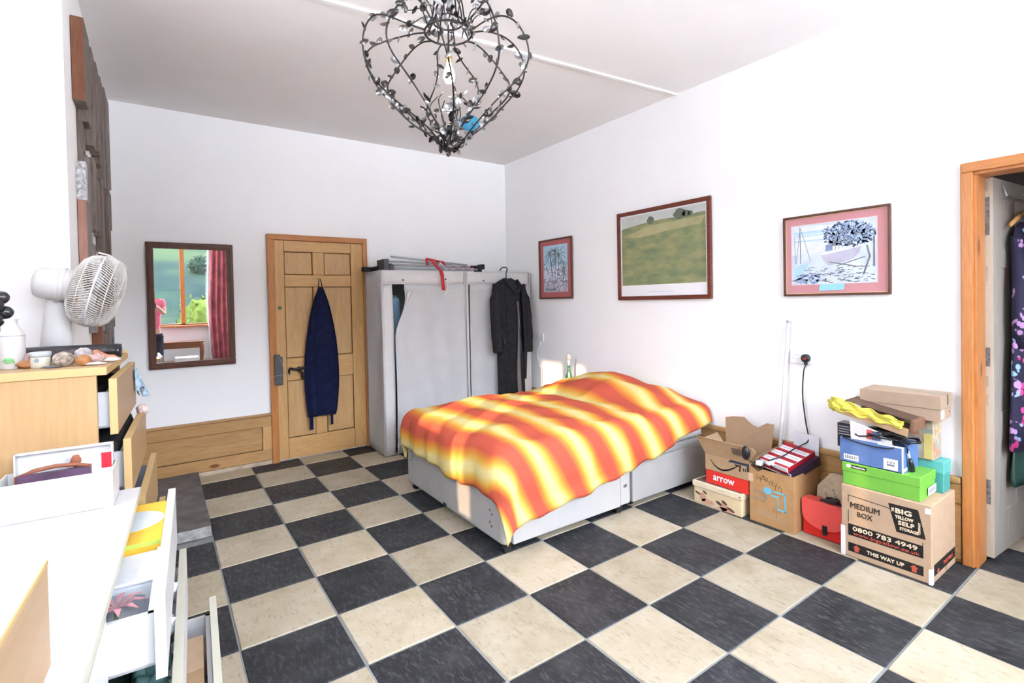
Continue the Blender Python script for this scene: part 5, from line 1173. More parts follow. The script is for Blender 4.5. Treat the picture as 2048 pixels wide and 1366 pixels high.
build('clip_strap', MB().tube([Vector((.002, RG+.008, -.035)), Vector((.002, RG+.007, .002)), Vector((.03, RG*.9, .055)), Vector((.05, RG*.8, .068))], .004, 6, FM), M_FAN, t)
for k in range(4):
    an = k*PI/2+.4
    mb = MB().grid(lambda u, v: tuple(FM @ Vector(((.03+.10*u)*math.cos(an+.75*(v-.5)*(.6+.5*u)), (.03+.10*u)*math.sin(an+.75*(v-.5)*(.6+.5*u)), -.012+.03*(v-.5)))), 6, 6)
    build('blade', mb, plain('blade_grey', (.62, .64, .68), .35), t, True, solid=.002)

t = thing('bin_bag_roll', (-.53, -2.60, ZA), 'shiny black roll of bin bags lying across the birch chest', 'roll')
mb = MB().tube([(-.715, -2.575, ZA+.029), (-.70, -2.577, ZA+.029), (-.6, -2.585, ZA+.0305), (-.5, -2.595, ZA+.030), (-.38, -2.605, ZA+.0295), (-.368, -2.606, ZA+.0295)], [.027, .029, .030, .0295, .029, .027], 22); build('roll', mb, M_BIN, t, True)
build('loose_edge', MB().grid(lambda u, v: (-.70+.32*u, -2.608-.008*v-.03*u, ZA+.048-.022*v+.003*math.sin(u*22)), 20, 3), M_BIN, t, True, solid=.001)
t = thing('white_churn', (-.735, -2.765, ZA), 'white ceramic churn with green print on the birch chest left edge', 'jar')
CHM = Matrix.Translation((-.657, -2.765, ZA)) @ Matrix.Diagonal((.62, .62, 1, 1))
M_CER = plain('white_ceramic', (.60, .585, .56), .3, var=.01, bmp=0)
build('body', MB().lathe([(.053, 0), (.056, .004), (.056, .108), (.054, .116), (.048, .124), (.030, .143), (.026, .152), (.027, .163), (.033, .168), (.028, .169), (.022, .160)], 30, CHM), M_CER, t, True)
build('shoulder_line', MB().lathe([(.0563, .110), (.0567, .112), (.0563, .114)], 30, CHM, cap=False), M_GREY, t)
mb = MB()
for k in range(9):
    an = -.9+.10*k*.8; mb.blob((-.657+.035*math.cos(an-PI/2+.5), -2.765+.035*math.sin(an-PI/2+.5), ZA+.030+.006*math.sin(k*2.2)), (.005, .003, .005), 1, .3, 3, seed=k)
build('green_print', mb, plain('leaf_green_ink', (.22, .50, .20), .6), t)
t = thing('glossy_ornament', (-.80, -2.60, ZA), 'dark glossy rounded ornament half out of frame behind the churn', 'ornament')
M_DKG = plain('dark_gloss', (.02, .022, .025), .15, spec=.7, var=.4)
for (c, r_) in (((-.697, -2.66, ZA+.245), .022), ((-.708, -2.69, ZA+.218), .023), ((-.688, -2.66, ZA+.192), .022), ((-.712, -2.68, ZA+.166), .026)): build('lobe', MB().blob(c, (r_, r_, r_*1.05), 3, .05, 2), M_DKG, t, True)
build('foot', MB().lathe([(.032, 0), (.034, .006), (.014, .02), (.012, .15)], 20, Matrix.Translation((-.715, -2.66, ZA))), M_DKG, t, True)
t = thing('cream_jar', (-.565, -2.83, ZA), 'small labelled jar with grey lid on the birch chest', 'jar')
JM = Matrix.Translation((-.578, -2.815, ZA))
build('jar_body', MB().lathe([(.024, 0), (.027, .003), (.027, .036), (.024, .040)], 24, JM), plain('jar_cream', (.56, .54, .44), .35), t, True)
build('lid', MB().lathe([(.028, .039), (.029, .042), (.029, .052), (.026, .055)], 24, JM), M_GREY, t, True)
build('label_spot', MB().lathe([(.007, 0), (.007, .001)], 14, Matrix.Translation((-.585, -2.8415, ZA+.027)) @ Matrix.Rotation(PI/2, 4, 'X')), plain('slate_ink', (.22, .27, .33), .6), t)
def stone(nm, lab, cat, c, r_, mt, seed, amp=.25, fr=2.0, grp=None):
    return solo(nm, MB().blob((c[0], c[1], ZA+r_[2]*.96), r_, 3, amp, fr, seed=seed), mt, lab, cat, grp, smooth=True)
M_SHELL = plain('speckled_shell', (.30, .25, .20), .6, var=.6, scale=70, bmp=.4); M_RSHELL = plain('brown_shell', (.36, .16, .06), .45, var=.3, scale=30); M_PSHELL = plain('pink_shell', (.46, .30, .27), .5, var=.25, scale=30); M_WSHELL = plain('white_shell', (.56, .51, .46), .5, var=.15, scale=25); M_OSHELL = plain('orange_shell', (.46, .18, .10), .55, var=.25, scale=25)
stone('sea_urchin', 'speckled grey and brown shell on the birch chest beside the jar', 'shell', (-.517, -2.83, 0), (.031, .028, .026), M_SHELL, 1, .12)
stone('snail_shell', 'glossy round brown shell on the birch chest edge', 'shell', (-.462, -2.85, 0), (.023, .022, .020), M_RSHELL, 2, .12)
stone('cowrie_shell', 'grey and white shell behind the round brown shell', 'shell', (-.475, -2.72, 0), (.030, .026, .028), plain('grey_shell', (.36, .32, .31), .5, var=.5, scale=40), 3, .3)
stone('cone_shell', 'orange-brown shell under the jar on the chest', 'shell', (-.61, -2.80, 0), (.034, .020, .014), M_RSHELL, 4, .25)
stone('pink_shell', 'pink shell between churn and labelled jar', 'shell', (-.612, -2.77, 0), (.020, .018, .026), M_PSHELL, 5, .2)
stone('spotted_shell', 'mottled pinkish shell right of the round brown shell', 'shell', (-.435, -2.78, 0), (.026, .024, .018), M_PSHELL, 6, .4)
stone('white_shell', 'flat white shell lying near the chest corner', 'shell', (-.395, -2.76, 0), (.034, .028, .009), M_WSHELL, 7, .3)
stone('flat_shell', 'thin cream shell lying at the front edge of the chest', 'shell', (-.43, -2.86, 0), (.03, .016, .006), M_WSHELL, 8, .3)
t = thing('orange_conch', (-.405, -2.72, ZA), 'terracotta orange conch shell standing near the bin bag roll', 'shell')
build('shell_body', MB().loops([[(-.42+dx+a_*math.cos(q*PI/6), -2.735+b_*math.sin(q*PI/6), ZA+z) for q in range(12)] for (z, a_, b_, dx) in ((.001, .022, .016, 0), (.012, .030, .020, .004), (.022, .026, .016, .0), (.034, .016, .010, -.010), (.046, .006, .005, -.018))]), M_OSHELL, t, True)
build('shell_lip', MB().blob((-.40, -2.745, ZA+.014), (.030, .012, .012), 2, .3, 3), M_OSHELL, t, True)
solo('dark_stone', MB().blob((-.545, -2.86, ZA+.004), (.028, .010, .004), 2, .3, 3), M_DGREY, 'thin dark stone lying in front of the speckled shell', 'stone', smooth=True)

# ------------------------------------------------------------------ white dresser
dr = thing('white_dresser', (-.308, -3.03, 0), 'long white dresser with open drawers in the left foreground', 'dresser', rotz=CA)
LD = 1.60
def db(nm, lo, hi, mt, bev=.0015): return build(nm, MB().box(lo, hi, bev=bev, seg=1), mt, dr, local=True)
db('top_panel', (-.48, -LD, .796), (0, 0, .82), M_LACQ)
db('top_edging', (-.0005, -LD, .797), (.0015, 0, .8195), M_LACQE)
db('side_panel', (-.48, -.018, .0), (-.022, -.001, .796), M_LACQ); db('side_panel', (-.48, -LD+.001, 0), (-.022, -LD+.019, .796), M_LACQ); db('divider', (-.47, -LD/2-.009, .06), (-.024, -LD/2+.009, .796), M_LACQ)
db('back_panel', (-.48, -LD+.02, .02), (-.474, -.02, .796), M_LACQ); db('plinth', (-.47, -LD+.02, 0), (-.05, -.02, .06), M_LACQ)
for (x, z0, z1) in ((.080, .618, .80), (.106, .40, .582), (.190, .20, .386)): chest_drawer(dr, x, -.785, -.022, z0, z1, M_LACQ, M_LACQE, M_LACQ, .40, .020)
for (z0, z1) in ((.618, .79), (.41, .605), (.20, .395)): chest_drawer(dr, -.018, -LD+.02, -LD/2-.003, z0, z1, M_LACQ, M_LACQE, M_LACQ, .40, .018)
DM = FRAME[dr.name]
def dpt(x, y, z): return tuple(DM @ Vector((x, y, z)))
for (yy, zz) in ((-.748, .735), (-.748, .655)):
    pass
# drawer contents
t = thing('software_box', dpt(.02, -.21, .65), 'yellow software box with a silver disc in the white dresser drawer', 'box', rotz=CA)
build('carton', MB().box((-.12, -.185, .0), (.055, .155, .125), bev=.002), plain('amber_card', (.85, .52, .05), .45, var=.12, scale=5), t, local=True)
mb = MB().lathe([(.085, 0), (.085, .0006)], 32, Matrix.Translation((-.03, 0, .1252))); build('disc_print', mb, plain('silver_ink', (.58, .64, .66), .4), t, local=True)
build('blue_panel', MB().box((-.12, -.184, .1252), (-.045, .154, .1258)), plain('sky_ink', (.42, .62, .75), .5), t, local=True)
mb = MB(); [mb.box((-.06, -.14+.006*k, .1262), (-.03, -.136+.006*k, .1268)) for k in range(4)]; build('lettering', mb, M_INK, t, local=True)
build('green_edge', MB().box((-.12, -.187, .115), (.056, -.185, .126)), plain('lime_ink', (.50, .62, .10), .5), t, local=True)
t = thing('white_carton', dpt(.02, -.49, .65), 'pale plastic tub behind the yellow software box in the drawer', 'tub', rotz=CA)
build('tub', MB().box((-.12, -.085, 0), (.055, .085, .095), bev=.01, seg=3), plain('pale_tub', (.74, .78, .84), .4), t, local=True); build('tub_lid', MB().box((-.125, -.088, .092), (.06, .088, .102), bev=.004), plain('pale_lid', (.78, .80, .83), .4), t, local=True)
t = thing('flower_bag', dpt(.0, -.66, .65), 'pink paper flower in a clear bag in the white dresser drawer', 'flower', rotz=CA)
mb = MB()
for k in range(9):
    an = k*2*PI/9; mb.poly([(0, 0, .085), (.035*math.cos(an-.2), .035*math.sin(an-.2), .10), (.06*math.cos(an), .06*math.sin(an), .092), (.035*math.cos(an+.2), .035*math.sin(an+.2), .098)], Vector((0, 0, .002)))
build('petals', mb, plain('rose_paper', (.70, .33, .36), .6), t, local=True)
build('clear_bag', MB().blob((0, 0, .05), (.075, .07, .055), 3, .35, 2.5), M_CLEAR, t, True, local=True)
build('stem', MB().tube([(0, 0, .006), (0, 0, .086)], .004, 6), plain('leaf_green_ink', (.22, .50, .20), .6), t, local=True)
M_TEALC = plain('dark_teal_cloth', (.018, .050, .042), .85, var=.35, scale=25); M_TEALC2 = plain('mid_teal_cloth', (.08, .17, .16), .85, var=.3, scale=25)
def cloth(lab, x0, x1, y0, y1, z, mt, seed, amp=.03): return solo('folded_clothes', MB().grid(lambda u, v: dpt(x0+(x1-x0)*u, y0+(y1-y0)*v, z+amp*noise.noise(Vector((u*4+seed, v*7, seed)))+.01*math.sin(v*28+seed)), 14, 26), mt, lab, 'clothes', smooth=True, solid=.03)
cloth('dark green folded clothes in the middle dresser drawer', -.25, .09, -.74, -.06, .50, M_TEALC, 2)
cloth('teal folded clothes piled near the middle drawer front', .03, .095, -.74, -.50, .535, M_TEALC2, 5, .02)
for i, (yy, lab) in enumerate(((-.28, 'crumpled white tissue in the middle drawer, the farther one'), (-.47, 'crumpled white tissue in the middle drawer, the nearer one'))): solo('tissue', MB().blob(dpt(.085, yy, .565), (.03, .035, .022), 3, .6, 3.5, seed=i+3), plain('tissue_white', (.70, .72, .78), .8), lab, 'tissue', smooth=True)
t = thing('drawer_carton', dpt(.12, -.37, .228), 'plain cardboard carton standing in the lowest dresser drawer', 'box', rotz=CA)
build('carton', MB().box((-.10, -.22, 0), (.048, .18, .125), bev=.002), M_CARD, t, local=True); build('top_flap', MB().box((-.10, .0, .1252), (.048, .178, .1275), bev=.001), M_CARD2, t, local=True)
mb = MB(); Fz = Face((.0, -.221, .06), (1, 0, 0), (0, 0, 1)); mb.box((-.02, -.10, .1253), (.02, -.098, .1258)); mb.box((-.02, -.13, .1253), (.02, -.128, .1258)); build('outline_print', mb, plain('rust_ink', (.42, .20, .08), .8), t, local=True)
solo('crumpled_paper', MB().blob(dpt(.175, -.16, .26), (.018, .10, .03), 3, .5, 3), M_CARDX, 'crumpled brown paper beside the carton in the lowest drawer', 'paper', smooth=True)

# white shoe box on the dresser
t = thing('white_shoe_box', dpt(-.19, -.09, .82), 'open white shoe box with its lid standing inside on the dresser', 'box', rotz=CA)
open_box('body', M_LACQ, None, (-.135, -.075, 0), (.135, .07, .112)); o = bpy.context.scene.collection.objects[-1]
o.parent = t
mb = MB(); LQ = Matrix.Translation((.005, .052, .008)) @ Matrix.Rotation(math.radians(-4), 4, 'X')
mb.box((-.115, 0, 0), (.12, .004, .165), LQ); mb.box((-.115, -.028, .161), (.12, .004, .165), LQ); mb.box((-.115, -.028, 0), (-.111, .004, .165), LQ); mb.box((.116, -.028, 0), (.12, .004, .165), LQ)
build('lid', mb, M_LACQ, t, local=True)
t = thing('purple_pouch', dpt(-.20, -.09, .83), 'dark purple pouch with brown edge in the white shoe box', 'pouch', rotz=CA)
build('pouch', MB().loops([[(-.085+.17*u_, -.008*s_, z_) for (u_, s_) in ((0, 1), (.25, 1), (.5, 1), (.75, 1), (1, 1), (1, -1), (.75, -1), (.5, -1), (.25, -1), (0, -1))] for z_ in (0, .05, .108)]), plain('plum_leather', (.10, .055, .10), .5, var=.3), t, local=True)
build('edge_trim', MB().tube([(-.087, 0, .0), (-.087, 0, .105), (-.05, 0, .117), (0, 0, .123), (.05, 0, .119), (.085, 0, .108)], .006, 8), plain('brown_leather', (.26, .09, .05), .5), t, True, local=True)
t = thing('red_packet', dpt(-.105, -.06, .83), 'red and white packet standing in the white shoe box', 'packet', rotz=CA)
build('packet', MB().box((-.045, -.006, 0), (.040, .006, .140), bev=.004), M_PAPER, t, local=True); build('red_panel', MB().box((.012, -.0068, .09), (.038, -.0058, .139)), M_REDCLOTH, t, local=True); build('brown_tip', MB().blob((-.05, 0, .122), (.016, .010, .020), 2, .4, 3), plain('brown_leather', (.26, .09, .05), .5), t, True, local=True)
# birch box with a white top at the front of the dresser
t = thing('birch_cabinet', dpt(-.24, -1.235, .82), 'birch sided box with white top on the near end of dresser', 'box', rotz=CA)
build('body', MB().box((-.18, -.26, 0), (.186, .262, .172), bev=.001), M_BIRCHY, t, local=True); build('top', MB().box((-.18, -.26, .172), (.184, .262, .18), bev=.001), M_LACQ, t, local=True); build('edging', MB().box((.184, -.26, .172), (.187, .262, .1805)), M_BIRCHE, t, local=True)

# ------------------------------------------------------------------ chandelier
CX, CY = .988, -2.9
t = thing('chandelier', (CX, CY, ZC), 'wrought metal leaf chandelier with bare bulb hanging from the ceiling', 'chandelier')
M_IRON = plain('dark_iron', (.045, .042, .042), .35, metal=.8, var=.3)
def leafmat():
    m, nt, b = nodes('leaf_metal'); oi = nt.nodes.new('ShaderNodeObjectInfo'); r = ramp(nt, [(0, (.045, .04, .04)), (.4, (.10, .095, .09)), (.65, (.22, .21, .20)), (1, (.55, .57, .60))]); nt.links.new(oi.outputs['Random'], r.inputs['Fac']); nt.links.new(r.outputs[0], b.inputs['Base Color']); b.inputs['Metallic'].default_value = .85; b.inputs['Roughness'].default_value = .28; return m
M_LEAF = leafmat()
prof = [(.115, 2.775), (.20, 2.785), (.30, 2.775), (.375, 2.735), (.415, 2.67), (.415, 2.60), (.375, 2.52), (.29, 2.43), (.20, 2.345), (.115, 2.275), (.05, 2.215), (.02, 2.19)]
cu = spline([(r_, 0, z_) for r_, z_ in prof], 4)
NR = 11; leaf_spots = []
R = random.Random(21)
for k in range(NR):
    an = 2*PI*k/NR + .2; jig = R.uniform(-.015, .02)
    P = [Vector((CX+(p.x+jig*math.sin(PI*i/len(cu)))*math.cos(an+.10*math.sin(i*.22+k)), CY+(p.x+jig*math.sin(PI*i/len(cu)))*math.sin(an+.10*math.sin(i*.22+k)), p.z + .012*math.sin(i*.3+k*2))) for i, p in enumerate(cu)]
    build('rib', MB().tube(P, .0042, 6), M_IRON, t, True)
    for i in range(4, len(P)-2, 3): leaf_spots.append((P[i], an, 1.0))
    for i in (len(P)-16, len(P)-13, len(P)-10, len(P)-7, len(P)-4): leaf_spots.append((P[i], an, .85))
build('ring', MB().tube([(CX+.118*math.cos(2*PI*k/36), CY+.118*math.sin(2*PI*k/36), 2.775) for k in range(37)], .0055, 6), M_IRON, t, True)
build('ring', MB().tube([(CX+.075*math.cos(2*PI*k/30), CY+.075*math.sin(2*PI*k/30), 2.83) for k in range(31)], .0045, 6), M_IRON, t, True)
for k in range(8):
    an = 2*PI*k/8
    P = spline([(CX+.118*math.cos(an), CY+.118*math.sin(an), 2.775), (CX+.085*math.cos(an), CY+.085*math.sin(an), 2.84), (CX+.07*math.cos(an), CY+.07*math.sin(an), 2.93), (CX+.02*math.cos(an), CY+.02*math.sin(an), 3.02)], 5)
    build('stem', MB().tube(P, .0040, 6), M_IRON, t, True)
for k in range(10):
    an = 2*PI*k/10+.3; L = R.uniform(.14, .22)
    P = spline([(CX+.10*math.cos(an), CY+.10*math.sin(an), 2.79), (CX+.13*math.cos(an), CY+.13*math.sin(an), 2.85+R.uniform(0, .05)), (CX+L*math.cos(an), CY+L*math.sin(an), 2.88+R.uniform(-.02, .05)), (CX+(L+.035)*math.cos(an+.15), CY+(L+.035)*math.sin(an+.15), 2.845)], 5)
    build('tendril', MB().tube(P, .0028, 5), M_IRON, t, True); leaf_spots.append((P[-1], an, 1.0)); leaf_spots.append((P[8], an, .9))
build('ceiling_rose', MB().lathe([(.06, -.03), (.055, -.012), (.03, -.002), (.03, 0)], 24, Matrix.Translation((CX, CY, ZC))), M_IRON, t, True)
build('flex', MB().tube([(CX, CY, ZC-.02), (CX, CY, 2.665)], .0045, 6), M_BLACK, t)
build('bulb_holder', MB().lathe([(.012, .0), (.016, .004), (.017, .03), (.013, .034), (.010, .045)], 18, Matrix.Translation((CX, CY, 2.625))), M_BRASS, t, True)
lm = glow('bulb_glow', (1.0, .93, .82), 18)
build('bulb', MB().lathe([(.004, -.098), (.018, -.092), (.027, -.075), (.029, -.058), (.024, -.034), (.014, -.012), (.012, .002)], 22, Matrix.Translation((CX, CY, 2.622))), lm, t, True)
for k in range(46): # clusters near the waist and the tip
    q = R.random(); an = R.uniform(0, 2*PI)
    if k < 20: r_, z_ = R.uniform(.02, .15), R.uniform(2.38, 2.47)
    else: r_, z_ = R.uniform(.01, .10)*(.4+q), 2.19+.14*q
    leaf_spots.append((Vector((CX+r_*math.cos(an), CY+r_*math.sin(an), z_)), an, R.uniform(.8, 1.05)))
for k in range(22):
    an = R.uniform(0, 2*PI); leaf_spots.append((Vector((CX+R.uniform(.08, .14)*math.cos(an), CY+R.uniform(.08, .14)*math.sin(an), R.uniform(2.76, 2.88))), an, R.uniform(.8, 1.1)))
# small inner branches carrying the inner leaves
for k in range(6):
    an = 2*PI*k/6+.5
    build('tendril', MB().tube(spline([(CX+.03*math.cos(an), CY+.03*math.sin(an), 2.21), (CX+.05*math.cos(an), CY+.05*math.sin(an), 2.30), (CX+.10*math.cos(an), CY+.10*math.sin(an), 2.40), (CX+.06*math.cos(an), CY+.06*math.sin(an), 2.46)], 5), .0028, 5), M_IRON, t, True)
def leaf_mesh():
    b_ = bmesh.new(); n_ = 10; c = b_.verts.new((0, 0, -.006)); ring = []
    for k in range(n_):
        a_ = 2*PI*k/n_; rx = .0165; ry = .020 + (.010 if k == 2 or k == 3 else 0)*.6
        ring.append(b_.verts.new((rx*math.cos(a_), ry*math.sin(a_), .002)))
    ring2 = [b_.verts.new((v.co.x*.55, v.co.y*.55, -.004)) for v in ring]
    for k in range(n_): b_.faces.new((ring[k], ring[(k+1) % n_], ring2[(k+1) % n_], ring2[k])); b_.faces.new((ring2[k], ring2[(k+1) % n_], c))
    me = bpy.data.meshes.new('leaf'); b_.to_mesh(me); b_.free(); me.materials.append(M_LEAF)
    for p in me.polygons: p.use_smooth = True
    return me
LMESH = leaf_mesh(); Minv = FRAME[t.name].inverted()
for (p, an, sc) in leaf_spots[:300]:
    o = bpy.data.objects.new('leaf', LMESH); COL.objects.link(o); o.parent = t
    off = Vector((R.uniform(-.016, .016), R.uniform(-.016, .016), R.uniform(-.016, .016)))
    o.location = Minv @ (p + off); o.rotation_euler = (R.uniform(0, 2*PI), R.uniform(0, 2*PI), R.uniform(0, 2*PI)); s_ = sc*R.uniform(.8, 1.15); o.scale = (s_, s_*R.uniform(.9, 1.35), s_)
solo('blue_disc', MB().loops([[(CX+.10+r_*math.cos(q*PI/9)*.8, CY-.02+r_*math.cos(q*PI/9)*-.55, 2.338+r_*.8*math.sin(q*PI/9)+dz) for q in range(18)] for (r_, dz) in ((.050, 0), (.053, .002), (.046, .004))]), plain('sky_blue_plastic', (.10, .45, .70), .4), 'bright blue disc caught in the side of the chandelier', 'disc')

# ------------------------------------------------------------------ behind the camera: what the mirror shows
t = thing('console_table', (.08, -5.98, 0), 'brown wooden console table below the window, seen in the mirror', 'table')
build('top', MB().box((-.26, -6.15, .80), (.42, -5.82, .825), bev=.006), M_TABLE, t)
build('apron', MB().box((-.23, -5.85, .705), (.39, -5.83, .80)), M_TABLE, t)
build('apron', MB().box((-.23, -6.13, .715), (.39, -6.11, .80)), M_TABLE, t)
for (px, py) in ((-.225, -5.85), (.385, -5.85), (-.225, -6.12), (.385, -6.12)): build('leg', MB().tube(spline([(px, py, .80), (px+(.012 if px > 0 else -.012), py, .66), (px, py, .40), (px, py, .10), (px+(.02 if px > 0 else -.02), py+.01, .0)], 4), [.030]*3+[.028]*3+[.022]*4+[.018]*4+[.02]*3, 8), M_TABLE, t, True)
solo('white_stool_box', MB().box((-.03, -5.42, 0), (.30, -5.12, .60), bev=.01), M_LACQ, 'white cube stool on the floor behind the viewpoint, seen in mirror', 'stool')
def curtain(lab, x0, x1):
    tt = thing('curtain', ((x0+x1)/2, YF+.10, .05), lab, 'curtain')
    build('drape', MB().grid(lambda u, v: (x0+(x1-x0)*u - .05*math.sin(PI*v)*(1-u)*(1 if v < .6 else .8) , YF+.13+.035*math.sin(u*30+.5*math.sin(v*5)), .06+2.82*v), 60, 20), plain('red_curtain_cloth', (.42, .12, .14), .8, var=.35, scale=6), tt, True, solid=.004)
    build('lining', MB().grid(lambda u, v: (x0-.03+.05*u-.05*math.sin(PI*v), YF+.112+.01*math.sin(u*8), .06+2.82*v), 8, 16), M_PAPER, tt, True, solid=.003)
curtain('red patterned curtain beside the window, seen in the mirror', .60, .98)
t = thing('curtain_rail', (.3, YF+.13, 2.90), 'dark curtain rail above the window behind the viewpoint', 'rail')
build('rod', MB().tube([(-.9, YF+.13, 2.91), (1.1, YF+.13, 2.91)], .012, 10), M_TABLE, t); 
for x in (-.86, 1.06): build('bracket', MB().box((x-.012, YF, 2.90), (x+.012, YF+.13, 2.92)), M_TABLE, t)

# the photographer
PX, PY = -.37, -5.52
t = thing('person', (PX, PY, 0), 'person in pink shirt and dark trousers taking the picture, seen in mirror', 'person')
def skin_obj(name, verts, edges, radii, mat, root=0, sub=2):
    me = bpy.data.meshes.new(name); Mi = FRAME[t.name].inverted()
    me.from_pydata([tuple(Mi @ Vector(v)) for v in verts], edges, []); me.update()
    o = bpy.data.objects.new(name, me); COL.objects.link(o); o.parent = t; me.materials.append(mat)
    md = o.modifiers.new('skin', 'SKIN'); md.use_smooth_shade = True
    for i, r_ in enumerate(radii):
        sv = me.skin_vertices[0].data[i]; sv.radius = (r_, r_) if not isinstance(r_, tuple) else r_; sv.use_root = (i == root)
    md2 = o.modifiers.new('subsurf', 'SUBSURF'); md2.levels = sub; md2.render_levels = sub
    return o
HZ = 1.04
CAMP = Vector((-.33, -5.235, 1.475))
shR, shL = (PX+.185, PY, 1.52), (PX-.185, PY, 1.52)
elR, elL = (-.165, PY+.06, 1.33), (PX-.29, PY+.09, 1.30)
wrR, wrL = (CAMP.x+.085, CAMP.y-.045, CAMP.z-.04), (CAMP.x-.09, CAMP.y-.045, CAMP.z-.05)
V = [(PX, PY, HZ-.04), (PX, PY, 1.2), (PX, PY, 1.42), (PX, PY, 1.56), (PX, PY+.01, 1.64), (PX, PY+.02, 1.72), (PX, PY+.02, 1.80),
     shR, elR, wrR, shL, elL, wrL, (PX+.10, PY, .94), (PX+.11, PY+.01, .52), (PX+.11, PY-.02, .09), (PX+.12, PY+.12, .035), (PX-.10, PY, .94), (PX-.11, PY+.01, .52), (PX-.11, PY-.02, .09), (PX-.12, PY+.12, .035)]
Eg = [(0, 1), (1, 2), (2, 3), (3, 4), (4, 5), (5, 6), (2, 7), (7, 8), (8, 9), (2, 10), (10, 11), (11, 12), (0, 13), (13, 14), (14, 15), (15, 16), (0, 17), (17, 18), (18, 19), (19, 20)]
Rr = [(.15, .10), (.135, .095), (.14, .10), .06, .055, (.078, .095), (.068, .085), .058, .042, .028, .058, .042, .028, .085, .058, .04, .04, .085, .058, .04, .04]
for side, w_ in ((1, wrR), (-1, wrL)):
    wi = 9 if side == 1 else 12
    palm = Vector(w_) + Vector((-.03*side, .03, .02)); V.append(tuple(palm)); pi_ = len(V)-1; Eg.append((wi, pi_)); Rr.append((.032, .018))
    for f in range(4):
        b_ = palm + Vector((-.012*side, .018, .026-.017*f)); m_ = b_ + Vector((-.018*side, .030, 0)); e_ = m_ + Vector((-.024*side, .006, 0))
        V += [tuple(b_), tuple(m_), tuple(e_)]; n_ = len(V); Eg += [(pi_, n_-3), (n_-3, n_-2), (n_-2, n_-1)]; Rr += [.0095, .009, .0075]
    th_ = palm + Vector((-.016*side, -.012, -.030)); V += [tuple(th_), tuple(th_+Vector((-.026*side, .0, .0)))]; n_ = len(V); Eg += [(pi_, n_-2), (n_-2, n_-1)]; Rr += [.011, .009]
skin_obj('body', V, Eg, Rr, M_SKIN)
skin_obj('shirt', [(PX, PY, .93), (PX, PY, 1.2), (PX, PY, 1.42), (PX, PY, 1.54), shR, tuple((Vector(shR)*.35+Vector(elR)*.65)), shL, tuple((Vector(shL)*.35+Vector(elL)*.65))], [(0, 1), (1, 2), (2, 3), (2, 4), (4, 5), (2, 6), (6, 7)], [(.175, .125), (.165, .12), (.165, .12), .075, .078, .072, .078, .072], M_PINKSHIRT)
skin_obj('trousers', [(PX, PY, 1.0), (PX+.10, PY, .92), (PX+.11, PY+.01, .52), (PX+.11, PY-.02, .10), (PX-.10, PY, .92), (PX-.11, PY+.01, .52), (PX-.11, PY-.02, .10)], [(0, 1), (1, 2), (2, 3), (0, 4), (4, 5), (5, 6)], [(.165, .115), .105, .078, .066, .105, .078, .066], M_DARKTROUSER)
build('shoe', MB().blob((PX+.12, PY+.05, .04), (.05, .14, .042), 3, .05, 1), M_BLACK, t, True); build('shoe', MB().blob((PX-.12, PY+.05, .04), (.05, .14, .042), 3, .05, 1), M_BLACK, t, True)
build('hair', MB().blob((PX, PY-.012, 1.775), (.088, .102, .10), 3, .08, 3), M_HAIR, t, True)
for s_ in (-1, 1):
    build('ear', MB().blob((PX+.082*s_, PY+.02, 1.735), (.012, .02, .032), 2, .05, 1), M_SKIN, t, True)
    build('eye', MB().blob((PX+.032*s_, PY+.098, 1.745), (.013, .009, .008), 2, 0, 1), M_PAPER, t, True)
build('nose', MB().blob((PX, PY+.112, 1.72), (.013, .018, .024), 2, .05, 1), M_SKIN, t, True); build('mouth', MB().blob((PX, PY+.102, 1.675), (.024, .008, .007), 2, .05, 1), plain('lips', (.45, .16, .13), .5), t, True)
t = thing('camera_body', tuple(CAMP-Vector((0, 0, .05))), 'black photo camera held by the person in pink shirt', 'camera')
build('shell', MB().box((CAMP.x-.065, CAMP.y-.035, CAMP.z-.05), (CAMP.x+.065, CAMP.y+.025, CAMP.z+.04), bev=.012, seg=3), M_BLACK, t, True)
build('lens', MB().lathe([(.036, 0), (.036, .02), (.040, .024), (.040, .055), (.034, .058), (.030, .048)], 22, Matrix.Translation((CAMP.x, CAMP.y+.02, CAMP.z-.005)) @ Matrix.Rotation(-PI/2, 4, 'X')), M_BLACKM, t, True)

# ------------------------------------------------------------------ outside: hillside and shrubs seen through the window
def hillmat():
    m, nt, b = nodes('hillside_grass'); nz = N(nt, 'ShaderNodeTexNoise', Scale=.09, Detail=5.0); nt.links.new(coords(nt), nz.inputs['Vector'])
    r = ramp(nt, [(.38, (.0095, .0165, .0165)), (.48, (.013, .022, .018)), (.55, (.019, .030, .017)), (.66, (.026, .038, .020))]); nt.links.new(nz.outputs['Fac'], r.inputs['Fac']); nt.links.new(r.outputs[0], b.inputs['Base Color']); b.inputs['Roughness'].default_value = 1.0; b.inputs['Specular IOR Level'].default_value = 0; return m
def hz(x, y):
    d = max(0, -y-45); return -.4 + d*.32*(1-math.exp(-d/14)) + 2.5*noise.noise(Vector((x*.02, y*.02, 3)))*min(1, d/30)
mb = MB().grid(lambda u, v: (-90+180*u, YF-.2-130*v, hz(-90+180*u, YF-.2-130*v)), 50, 40)
hl = build('hillside', mb, hillmat(), None, True); hl['kind'] = 'structure'
mb = MB().grid(lambda u, v: (-90+180*u, YF-.2+60*v, -.42), 4, 4); g = build('ground_outside', mb, hillmat(), None); g['kind'] = 'structure'
mb = MB().box((-45, -46, -.60), (45, YF-.22, -.30)).box((-22, YF-.22, -.60), (XL-.22, 8, -.30))
g = build('added_bounce_terrace', mb, plain('bounce_paving', (.84, .83, .82), .9, scale=2, spec=0), None); g['kind'] = 'structure'  # unseen pale ground, added to bounce skylight up to walls and ceiling
